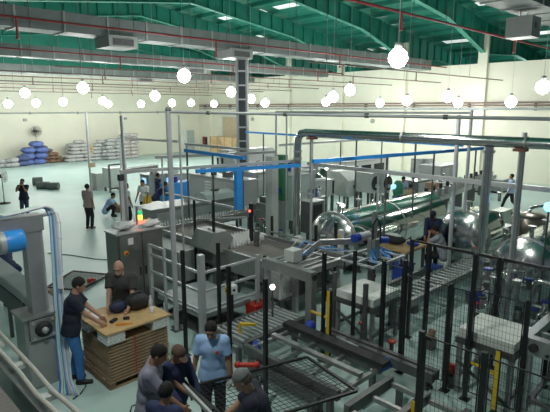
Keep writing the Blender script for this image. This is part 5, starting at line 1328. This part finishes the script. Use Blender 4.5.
def person(pos, face, h, label, shirt, trousers, skin=SKIN2, hair=HAIRB, pose='stand', lean=0., hands=None, look=(0, 0), vox=.014, sleeve='short', cap=None, bald=False, beard=None, hip_z=None, feet=None, stout=1., fingers=True, group=None, shoe=None, badge=None, glasses=False):
    """pos: ground point; face: world heading vector; local frame x right, y forward, z up"""
    s = h/1.75
    t = thing('person', label, 'person', (pos[0], pos[1], 0), group)
    f = N((face[0], face[1], 0)); r = np.array([f[1], -f[0], 0])
    M = np.stack([r, f, [0, 0, 1]])            # local -> world rows
    hz = (hip_z if hip_z is not None else .93*s)
    pel = np.array([0, -.32*math.sin(lean)*s*.5, hz]);
    if feet is None: feet = ((-.1*s, .0), (.1*s, .02))
    if pose == 'crouch': pel = np.array([0, -.12*s, hz])
    if pose == 'sit': pel = np.array([0, -.05, hz])
    sp = np.array([0, math.sin(lean), math.cos(lean)]); fw = np.array([0, math.cos(lean), -math.sin(lean)])
    waist = pel+sp*.17*s; chest = pel+sp*.40*s; neckb = pel+sp*.555*s; 
    sh = [neckb+np.array([sx*.165*s*(1+.5*(stout-1)), 0, 0])-sp*.045*s for sx in (-1, 1)]
    nod, turn = look
    hd = N(sp*.9+np.array([0, .25+math.sin(nod)*.6, .6]))
    neck_t = neckb+hd*.075*s
    ha = lean*.6+nod                            # head pitch
    Rx = np.array([[1, 0, 0], [0, math.cos(ha), math.sin(ha)], [0, -math.sin(ha), math.cos(ha)]])
    Rz = np.array([[math.cos(turn), -math.sin(turn), 0], [math.sin(turn), math.cos(turn), 0], [0, 0, 1]])
    HR = Rz@Rx.T if False else Rz@np.array([[1, 0, 0], [0, math.cos(ha), math.sin(ha)], [0, -math.sin(ha), math.cos(ha)]])
    def H(v): return hc+HR@(np.asarray(v, float)*s)
    hc = neck_t+hd*.035*s+np.array([0, .0, .085*s])*1.0
    hc = neck_t+HR@(np.array([0, .02, .095])*s)
    # limbs
    hips = [pel+np.array([sx*.088*s, 0, -.01*s]) for sx in (-1, 1)]
    legs = []
    for i, sx in enumerate((-1, 1)):
        ft = np.array([feet[i][0], feet[i][1], .075*s + (feet[i][2] if len(feet[i]) > 2 else 0)])
        kn, an = ik(hips[i], ft, .43*s, .425*s, (sx*.15, 1, .1)); legs.append((hips[i], kn, an))
    if hands is None: hands = ((-.25, .06, .80), (.25, .06, .80))
    arms = []
    for i, sx in enumerate((-1, 1)):
        tg = np.array(hands[i][:3])*s if len(hands[i]) == 3 else np.array(hands[i][:3])
        el, wr = ik(sh[i], tg, .285*s, .255*s, (sx*.55, -.8, -.5)); arms.append((sh[i], el, wr))
    B = []; k = .03*s; st = stout
    B += [('c', pel+np.array([-.06*s, 0, 0]), pel+np.array([.06*s, 0, 0]), .105*s*st, .105*s*st, k), ('c', pel, waist, .115*s*st, .108*s*st, k), ('c', waist, chest, .11*s*st, .12*s*st, k),
          ('c', chest+np.array([-.07*s, 0, 0]), chest+np.array([.07*s, 0, 0]), .108*s*st, .108*s*st, k), ('c', sh[0], sh[1], .06*s, .06*s, k), ('c', neckb-sp*.05*s, neck_t, .062*s, .054*s, k)]
    B += [('e', hc+HR@(np.array([0, -.012, .015])*s), np.array([.075, .095, .098])*s, HR, .015*s), ('e', H((0, .03, -.045)), np.array([.056, .066, .07])*s, HR, .02*s), ('c', H((0, .083, -.005)), H((0, .108, -.03)), .011*s, .015*s, .012*s),
          ('e', H((-.076, -.01, -.012)), np.array([.012, .022, .034])*s, HR, .006*s), ('e', H((.076, -.01, -.012)), np.array([.012, .022, .034])*s, HR, .006*s), ('c', H((-.035, .082, .028)), H((.035, .082, .028)), .012*s, .012*s, .01*s), ('c', H((0, .068, -.085)), H((0, .075, -.092)), .02*s, .018*s, .02*s), ('c', H((-.02, .085, -.058)), H((.02, .085, -.058)), .009*s, .009*s, .008*s)]
    for hp, kn, an in legs:
        B += [('c', hp, kn, .086*s*st, .056*s, k), ('c', kn, kn+(an-kn)*.35, .055*s, .056*s, k), ('c', kn+(an-kn)*.35, an, .054*s, .038*s, k*.6), ('c', an-np.array([0, .03*s, .03*s]), an+np.array([0, .13*s, -.045*s]), .035*s, .028*s, .02*s)]
    for i, (a, e, w) in enumerate(arms):
        sx = (-1, 1)[i]
        B += [('c', a, e, .05*s, .039*s, k), ('c', e, w, .04*s, .027*s, .015*s)]
        d = N(w-e); 
        # palm normal: towards body midline / down
        pn_ = np.array([-sx*.8, .1, -.5]); pn_ = N(pn_-d*(pn_@d)); sd = np.cross(d, pn_)
        if sd[1] < 0 if abs(sd[1]) > .3 else sd[2] < 0: sd = -sd     # thumb side: forward / up
        pc = w+d*.045*s
        B += [('c', w, w+d*.03*s, .026*s, .026*s, .012*s), ('c', pc-sd*.02*s, pc+sd*.02*s, .02*s, .02*s, .015*s), ('c', pc+d*.035*s-sd*.024*s, pc+d*.035*s+sd*.024*s, .016*s, .016*s, .012*s)]
        if fingers:
            for q, (o, L) in enumerate(((.03, .068), (.01, .078), (-.011, .072), (-.031, .056))):
                b0_ = pc+d*.045*s+sd*o*s; m1 = b0_+(d*.85+pn_*.45)*L*.55*s; e1 = m1+(d*.45+pn_*.85)*L*.5*s
                B += [('c', b0_, m1, .0105*s, .0098*s, .004*s), ('c', m1, e1, .0098*s, .0085*s, .003*s)]
            tb = w+d*.025*s+sd*.022*s; t1 = tb+(d*.6+sd*.75+pn_*.2)*.04*s; t2_ = t1+(d*.85+sd*.2+pn_*.4)*.035*s
            B += [('c', tb, t1, .0135*s, .012*s, .006*s), ('c', t1, t2_, .0115*s, .0095*s, .004*s)]
        else: B += [('c', pc+d*.04*s, pc+d*.1*s+pn_*.02*s, .024*s, .016*s, .012*s)]
    def W(V): return V@M
    if len(pos) == 2 and isinstance(pos[0], int):      # pos = pixel of the top of the head
        top = H((0, -.01, .113)); g_ = at(pos[0], pos[1], float(top[2])); o_ = top@M
        t.location = (g_[0]-o_[0], g_[1]-o_[1], 0)
    V, F = mesh_sdf(B, vox); body = put('body', W(V), F, skin, t)
    # trousers
    o = .014*s; T_ = []
    T_ += [('c', pel+np.array([-.06*s, 0, 0]), pel+np.array([.06*s, 0, 0]), .107*s*st+o, .107*s*st+o, k), ('c', pel, pel+sp*.1*s, .115*s*st+o, .11*s*st+o, k)]
    cl = [(pel+sp*.13*s, sp, None)] if pose in ('stand', 'walk') else []
    for hp, kn, an in legs:
        lo_ = an+(kn-an)*.07
        T_ += [('c', hp, kn, .088*s*st+o, .062*s+o, k), ('c', kn, lo_, .06*s+o, .048*s+o, k*.7)]
        cl.append((an+(kn-an)*.05, an-kn, .14*s))
    V, F = mesh_sdf(T_, vox, cl); put('trousers', W(V), F, trousers, t)
    # shirt
    o = .02*s; S_ = [('c', pel-sp*.05*s+np.array([-.078*s, .005, 0]), pel-sp*.05*s+np.array([.078*s, .005, 0]), .122*s*st+o, .122*s*st+o, k), ('c', pel+sp*.03*s+np.array([-.07*s, .0, 0]), pel+sp*.03*s+np.array([.07*s, .0, 0]), .116*s*st+o, .116*s*st+o, k), ('c', pel-sp*.04*s+np.array([-.055*s, 0, 0]), pel-sp*.04*s+np.array([.055*s, 0, 0]), .108*s*st+o, .108*s*st+o, k), ('c', waist+np.array([-.055*s, 0, 0]), waist+np.array([.055*s, 0, 0]), .105*s*st+o, .105*s*st+o, k), ('c', pel, waist, .115*s*st+o, .112*s*st+o, k), ('c', waist, chest, .112*s*st+o, .122*s*st+o, k),
          ('c', chest+np.array([-.07*s, 0, 0]), chest+np.array([.07*s, 0, 0]), .11*s*st+o, .11*s*st+o, k), ('c', sh[0], sh[1], .062*s+o, .062*s+o, k), ('c', neckb-sp*.05*s, neckb+hd*.02*s, .075*s, .068*s, k*.6)]
    cl = [(neckb+hd*.025*s, hd, .1*s)]
    if pose in ('stand', 'walk'): cl.append((pel-sp*.07*s, -sp, None) if lean < .5 else (pel-sp*.07*s, -sp, .3*s))
    for a, e, w in arms:
        if sleeve == 'long':
            we = e+(w-e)*.93; S_ += [('c', a, e, .056*s+o, .044*s+o, k*.7), ('c', e, we, .042*s+o, .03*s+o, .02*s)]; cl.append((e+(w-e)*.9, w-e, .07*s))
        else:
            ee = a+(e-a)*.8; S_ += [('c', a, ee, .058*s+o, .054*s+o, k*.7)]; cl.append((a+(e-a)*.72, e-a, .11*s))
    V, F = mesh_sdf(S_, vox, cl)
    shirt_o = put('shirt', W(V), F, shirt, t)
    if vox < .02:
        c_ = []
        for sx in (-1, 1):
            p0 = neckb+hd*.015*s+np.array([sx*.055*s, -.02*s, 0]); p1 = neckb-sp*.01*s+np.array([sx*.028*s, .078*s, 0])+fw*.0
            c_.append(('c', p0, p1, .016*s, .014*s, .004*s))
        if sleeve != 'tee' and badge is not None:
            V, F = mesh_sdf(c_, .007*s); put('collar', W(V), F, shirt, shirt_o)
    # shoes
    for (hp, kn, an) in legs:
        g = an[2]-.075*s
        Z = [('c', np.array([an[0], an[1]-.045*s, g+.04*s]), np.array([an[0]*1.12, an[1]+.15*s, g+.034*s]), .042*s, .036*s, .01*s), ('c', np.array([an[0], an[1]-.02*s, g+.05*s]), np.array([an[0], an[1], g+.085*s]), .043*s, .042*s, .02*s)]
        V, F = mesh_sdf(Z, max(vox, .012), [(np.array([an[0], an[1], g+.002]), np.array([0, 0, -1.]), None)]); put('shoe', W(V), F, shoe or SHOEM, t)
    # hair or cap
    if not bald and cap is None:
        Hh = [('e', H((0, -.018, .024)), np.array([.086, .103, .105])*s, HR, 0)]
        cl = [(H((0, .05, .03)), HR@np.array([0, .8, -.62]), None), (H((0, -.05, -.055)), HR@np.array([0, .2, -1.]), None)]
        V, F = mesh_sdf(Hh, min(vox, .012), cl); put('hair', W(V), F, hair, t)
    if cap is not None:
        Hh = [('e', H((0, -.012, .036)), np.array([.088, .106, .1])*s, HR, 0)]
        V, F = mesh_sdf(Hh, min(vox, .012), [(H((0, 0, .03)), HR@np.array([0, -.1, -1.]), None)]); co = put('cap', W(V), F, cap, t)
        Hb = [('e', H((0, .115, .033)), np.array([.062, .075, .012])*s, HR, 0)]
        V, F = mesh_sdf(Hb, min(vox, .008)); put('cap_brim', W(V), F, cap, co)
        if hair:
            Hh = [('e', H((0, -.02, .012)), np.array([.083, .099, .1])*s, HR, 0)]
            V, F = mesh_sdf(Hh, min(vox, .012), [(H((0, -.01, 0)), HR@np.array([0, 1, -.3]), None), (H((0, 0, .035)), HR@np.array([0, 0, 1.]), None), (H((0, 0, -.045)), HR@np.array([0, 0, -1.]), None)]); put('hair', W(V), F, hair, t)
    if beard is not None:
        Hh = [('e', H((0, .035, -.055)), np.array([.056, .068, .06])*s, HR, 0)]
        V, F = mesh_sdf(Hh, .008, [(H((0, .05, -.05)), HR@np.array([0, -.3, 1.]), None), (H((0, .04, -.05)), HR@np.array([0, -1., 0]), None)]); put('beard', W(V), F, beard, t)
    if vox < .02:
        for sx in (-1, 1):
            V, F = mesh_sdf([('e', H((sx*.032, .0865, .006)), np.array([.0125, .007, .007])*s, HR, 0)], .0035); put('eye', W(V), F, GLASSB, body)
            V, F = mesh_sdf([('c', H((sx*.018, .094, .03)), H((sx*.05, .084, .028)), .0045*s, .004*s, 0)], .0035); put('eyebrow', W(V), F, hair if (hair and not bald) else SHOEM, body)
        V, F = mesh_sdf([('c', H((-.02, .0935, -.058)), H((.02, .0935, -.058)), .0045*s, .0045*s, 0)], .0035); put('mouth', W(V), F, mat('lips', (.28, .1, .08), .5), body)
    def wpt(v): return np.array([t.location.x, t.location.y, t.location.z])+np.asarray(v)@M
    return t, dict(hand=[wpt(a[2]+N(a[2]-a[1])*.06*s) for a in arms], chest=wpt(chest+fw*.14*s), W=wpt, M=M, s=s, t=t)
def stand_at(px, py, h, dz=0): return at(px, py, h)
TEE_D = fabric('charcoal_tee', (.045, .045, .048)); TEE_N = fabric('navy_tee', (.012, .016, .035)); JEANS = fabric('blue_denim', (.05, .18, .46)); TR_D = fabric('dark_trousers', (.015, .015, .02))
LBLUE = fabric('light_blue', (.34, .52, .82)); GRAYV = fabric('grey_violet', (.24, .24, .31)); NAVY = fabric('navy_overall', (.02, .03, .085)); WHITEC = fabric('white_shirt', (.66, .68, .68)); TANC = fabric('tan_shirt', (.42, .33, .2)); GREYC = fabric('grey_shirt', (.28, .3, .34)); SKYC = fabric('sky_shirt', (.36, .5, .74))
PLAID = stripe_mat('plaid_cloth', (.55, .45, .43), (.26, .17, .18), 2, 12, .8, 0, .5, 1)
CAPG = fabric('grey_cap', (.16, .17, .17)); CAPB = fabric('brown_cap', (.1, .065, .045)); CAPN = fabric('navy_cap', (.015, .018, .035))
# headings: toward camera-right = (a,-b) etc. screen right is (AX.x, -?) in world
SR = np.array([AX[0], BX[0], 0]); SF = np.array([AX[1], BX[1], 0])     # screen right, straight away from camera
def hdg(r_, f_): return SR*r_+SF*f_
# the two men at the carton stack
person((81, 278), hdg(1, .25), 1.80, 'man in a black tee shirt and blue jeans leaning over the carton stack', TEE_N, JEANS, SKIN1, pose='stand', lean=.16, hands=((-.06, .48, .98), (.16, .46, 1.0)), look=(.3, 0), vox=.012, feet=((-.1, -.06), (.1, .08)), badge=None, sleeve='tee')
person((117, 262), hdg(-.1, -1), 1.86, 'bald man with a grey beard in a charcoal tee shirt behind the bags', TEE_D, TR_D, SKIN1, bald=True, beard=mat('grey_beard', (.35, .33, .31), .8), lean=.3, hands=((-.22, .42, .99), (.1, .46, .99)), look=(.2, 0), vox=.012, stout=1.32, sleeve='tee')
# the group with the long panel
P6, i6 = person((210, 324), hdg(-.05, -1), 1.68, 'young man in a light blue short sleeved shirt facing the camera and looking down', LBLUE, TR_D, SKIN2, lean=.06, hands=((-.27, .12, .86), (.29, .1, .84)), look=(.4, 0), vox=.011, badge=1)
em = i6['W'](np.array([-.085, .0, 0])+(i6['chest']-np.array([P6.location.x, P6.location.y, 0]))@i6['M'].T)
q_ = Vector(em); MBe = MB().tube(q_-Vector(hdg(-.05, -1))*.05, q_+Vector(hdg(-.05, -1))*.012, .022, 14)
ORG[P6.name] = P6.location.copy(); MBe.build('red_emblem', RED, P6)
P3, i3 = person((163, 346), hdg(.85, .05), 1.73, 'man in a grey violet shirt seen from the side in the foremost group', GRAYV, TR_D, SKIN2, lean=.14, hands=((-.12, .42, 1.06), (.2, .42, 1.04)), look=(.45, 0), vox=.012, badge=1)
p = at(180, 351, 1.64)
P4, i4 = person((180, 348), hdg(.6, -.6), 1.6, 'man in a brown cap and dark navy overalls behind the grey violet shirt man', NAVY, NAVY, SKIN2, lean=.14, hands=((-.15, .4, 1.04), (.17, .42, 1.06)), look=(.4, 0), vox=.012, sleeve='long', cap=CAPB)
P5, i5 = person((167, 382), hdg(.3, .9), 1.56, 'dark haired man in navy at the very bottom, seen from behind', NAVY, NAVY, SKIN2, lean=.1, hands=((-.15, .35, 1.0), (.17, .35, 1.0)), look=(.2, 0), vox=.012, sleeve='long')
P7, i7 = person((238, 371), hdg(-1, .05), 1.74, 'man in a grey cap and black tee shirt reaching toward the carried bars', TEE_N, TR_D, SKIN1, lean=.3, hands=((-.1, .5, .98), (.12, .52, 1.0)), look=(.3, 0), vox=.011, cap=CAPG, hair=mat('hair_grey_brown', (.12, .09, .07), .6), stout=1.12, sleeve='tee')
p = at(8, 262, 1.05); person((p[0], p[1], 0), hdg(-.8, .6), 1.66, 'man in dark navy bending down behind the blue motor at the near left machine', NAVY, NAVY, SKIN2, lean=1.0, hands=((-.2, .5, .7), (.2, .5, .7)), look=(.3, 0), vox=.014, sleeve='long')
# far people
person((22, 179), hdg(.15, -1), 1.64, 'man in black holding a camera up to his face on the open floor', TEE_N, fabric('dark_jeans', (.03, .05, .1)), SKIN2, hands=((-.06, .2, 1.5), (.07, .2, 1.5)), vox=.022, fingers=False, sleeve='tee')
c9 = at(23, 179.5, 1.62)
person((87, 184), hdg(.35, .9), 1.68, 'man in a plaid shirt and black trousers standing with his back to us', PLAID, TR_D, SKIN2, hands=((-.12, .22, 1.05), (.27, .02, .82)), vox=.02, fingers=False)
p = at(112.5, 212.5, 0); person((114, 193), hdg(1, .1), 1.68, 'crouching man in a light blue shirt and black trousers on the open floor', SKYC, TR_D, SKIN2, pose='crouch', lean=.5, hip_z=.28, feet=((-.12, .12), (.12, .2)), hands=((-.1, .55, .3), (.14, .6, .3)), look=(.1, 0), vox=.02, fingers=False)
person((126, 183), hdg(.6, .6), 1.68, 'man in a white shirt half hidden behind the tall grey post on the far left', WHITEC, TR_D, SKIN2, hands=((-.2, .2, 1.0), (.25, .1, .85)), vox=.022, fingers=False)
person((142, 180), hdg(-.3, -.9), 1.68, 'man in a white shirt and dark trousers facing us by the far left line', WHITEC, TR_D, SKIN2, hands=((-.24, .15, .88), (.22, .25, .95)), vox=.022, fingers=False, look=(.25, 0))
person((158, 173), hdg(.7, .5), 1.64, 'dark haired man in navy standing behind the consoles at the far left line', NAVY, NAVY, SKIN2, vox=.022, fingers=False, sleeve='long')
p = at(166.5, 182.5, 1.45); person((166, 182), hdg(.9, .15), 1.68, 'man in dark blue overalls leaning over the pale topped steel table', NAVY, NAVY, SKIN2, lean=.7, hands=((-.15, .62, .95), (.15, .66, .95)), look=(.0, 0), vox=.02, fingers=False, sleeve='long')
person((404, 177), hdg(.1, -1), 1.68, 'man in a light blue shirt at the far machines right of the green head', SKYC, TR_D, SKIN2, lean=.2, hands=((-.1, .4, 1.0), (.15, .4, 1.0)), look=(.3, 0), vox=.022, fingers=False)
p = at(411, 184, 1.45); person((411, 184), hdg(.4, .8), 1.64, 'man in a tan shirt bending with his back to us at the far machines', TANC, TR_D, SKIN2, lean=.5, hands=((-.15, .5, .9), (.15, .5, .9)), vox=.022, fingers=False)
person((433, 212), hdg(-.45, -.8), 1.70, 'man in a navy cap and dark shirt working at the wooden table', NAVY, TR_D, SKIN2, lean=.25, hands=((-.12, .45, 1.0), (.14, .45, 1.0)), look=(.4, 0), vox=.016, cap=CAPN, sleeve='long')
person((434, 226), hdg(-.75, .45), 1.70, 'man in a grey shirt seated bent over at the wooden table', GREYC, TR_D, SKIN2, pose='sit', hip_z=.56, lean=.35, feet=((-.12, .3), (.12, .34)), hands=((-.05, .36, 1.12), (.1, .38, 1.14)), look=(.2, 0), vox=.015)
person((512, 174), hdg(-1, .1), 1.62, 'man in a light blue shirt walking past the long wall', SKYC, TR_D, SKIN2, pose='walk', feet=((-.09, -.3, .06), (.09, .32, .0)), hip_z=.84, hands=((-.22, .22, .85), (.22, -.15, .85)), vox=.022, fingers=False)
# ---------------------------------------------------------------- what the group carries
a, b, c, d_ = [Vector(at(x, y, z)) for x, y, z in ((190, 387, 1.05), (307, 357, .95), (357, 391, .9), (236, 428, 1.0))]
t = thing('carried_mesh_panel', 'black framed wire mesh panel held level by the group of men', 'mesh panel', a)
for p, q in ((a, b), (b, c), (c, d_), (d_, a)): MB().bar(p, q, .032).build('frame_bar', BLACK, t)
mesh_panel_geo(a, b, a+(d_-a), 24, 14, .0025).build('wire_mesh', BLACK, t)
a, b = Vector(at(183, 385, 1.08)), Vector(at(211, 414, 1.04))
t = thing('aluminium_bar', 'white and black bar held by the man in the grey cap', 'bar', a)
MB().bar(a, b, .035, .05).build('bar_body', STEELL, t)
o_ = Vector((.05, .03, 0)); MB().bar(a+o_, b+o_, .03, .05).build('black_strip', BLACK, t)
p = Vector(at(247, 367, 1.0))
t = thing('red_clamp', 'red clamp gripping the edge of the carried mesh panel', 'clamp', p)
MB().tube(p+Vector((-.09, .09, .03)), p+Vector((.09, -.09, .03)), .035, 10).build('clamp_body', RED, t)
for k_ in (-.09, .09): MB().ball(p+Vector((k_, -k_, .03)), .05, n=10).build('clamp_end', RED, t)
# camera in the hands of the far man
q = Vector(at(23, 182.5, 1.5)); cm = thing('small_camera', 'small dark camera held up by the man in black on the open floor', 'camera', q)
f_ = hdg(.15, -1); q = q+Vector(f_)*.2
MB().cbox(q, .1, .06, .07).build('camera_body', DARK, cm); MB().tube(q, q+Vector(f_)*.07, .025, 10).build('lens', GLASSB, cm)
# ================================================================ camera, world, exposure
sc = bpy.context.scene
cam = bpy.data.cameras.new('camera'); cam.sensor_width = 36; cam.lens = 36*F_PX/550; cam.clip_start = .05; cam.clip_end = 300
co = bpy.data.objects.new('camera', cam); C.objects.link(co); co.location = (0, 0, CAM_H)
co.rotation_euler = (PI/2-PITCH, 0, -math.atan2(AX[1], BX[1])); sc.camera = co
w = bpy.data.worlds.new('world'); sc.world = w; w.use_nodes = True
bg = w.node_tree.nodes['Background']; bg.inputs['Color'].default_value = (.78, .88, 1, 1); bg.inputs['Strength'].default_value = .12
sc.view_settings.view_transform = 'Standard'; sc.view_settings.look = 'None'; sc.view_settings.gamma = 1; sc.view_settings.use_curve_mapping = False
sc.view_settings.exposure = 0
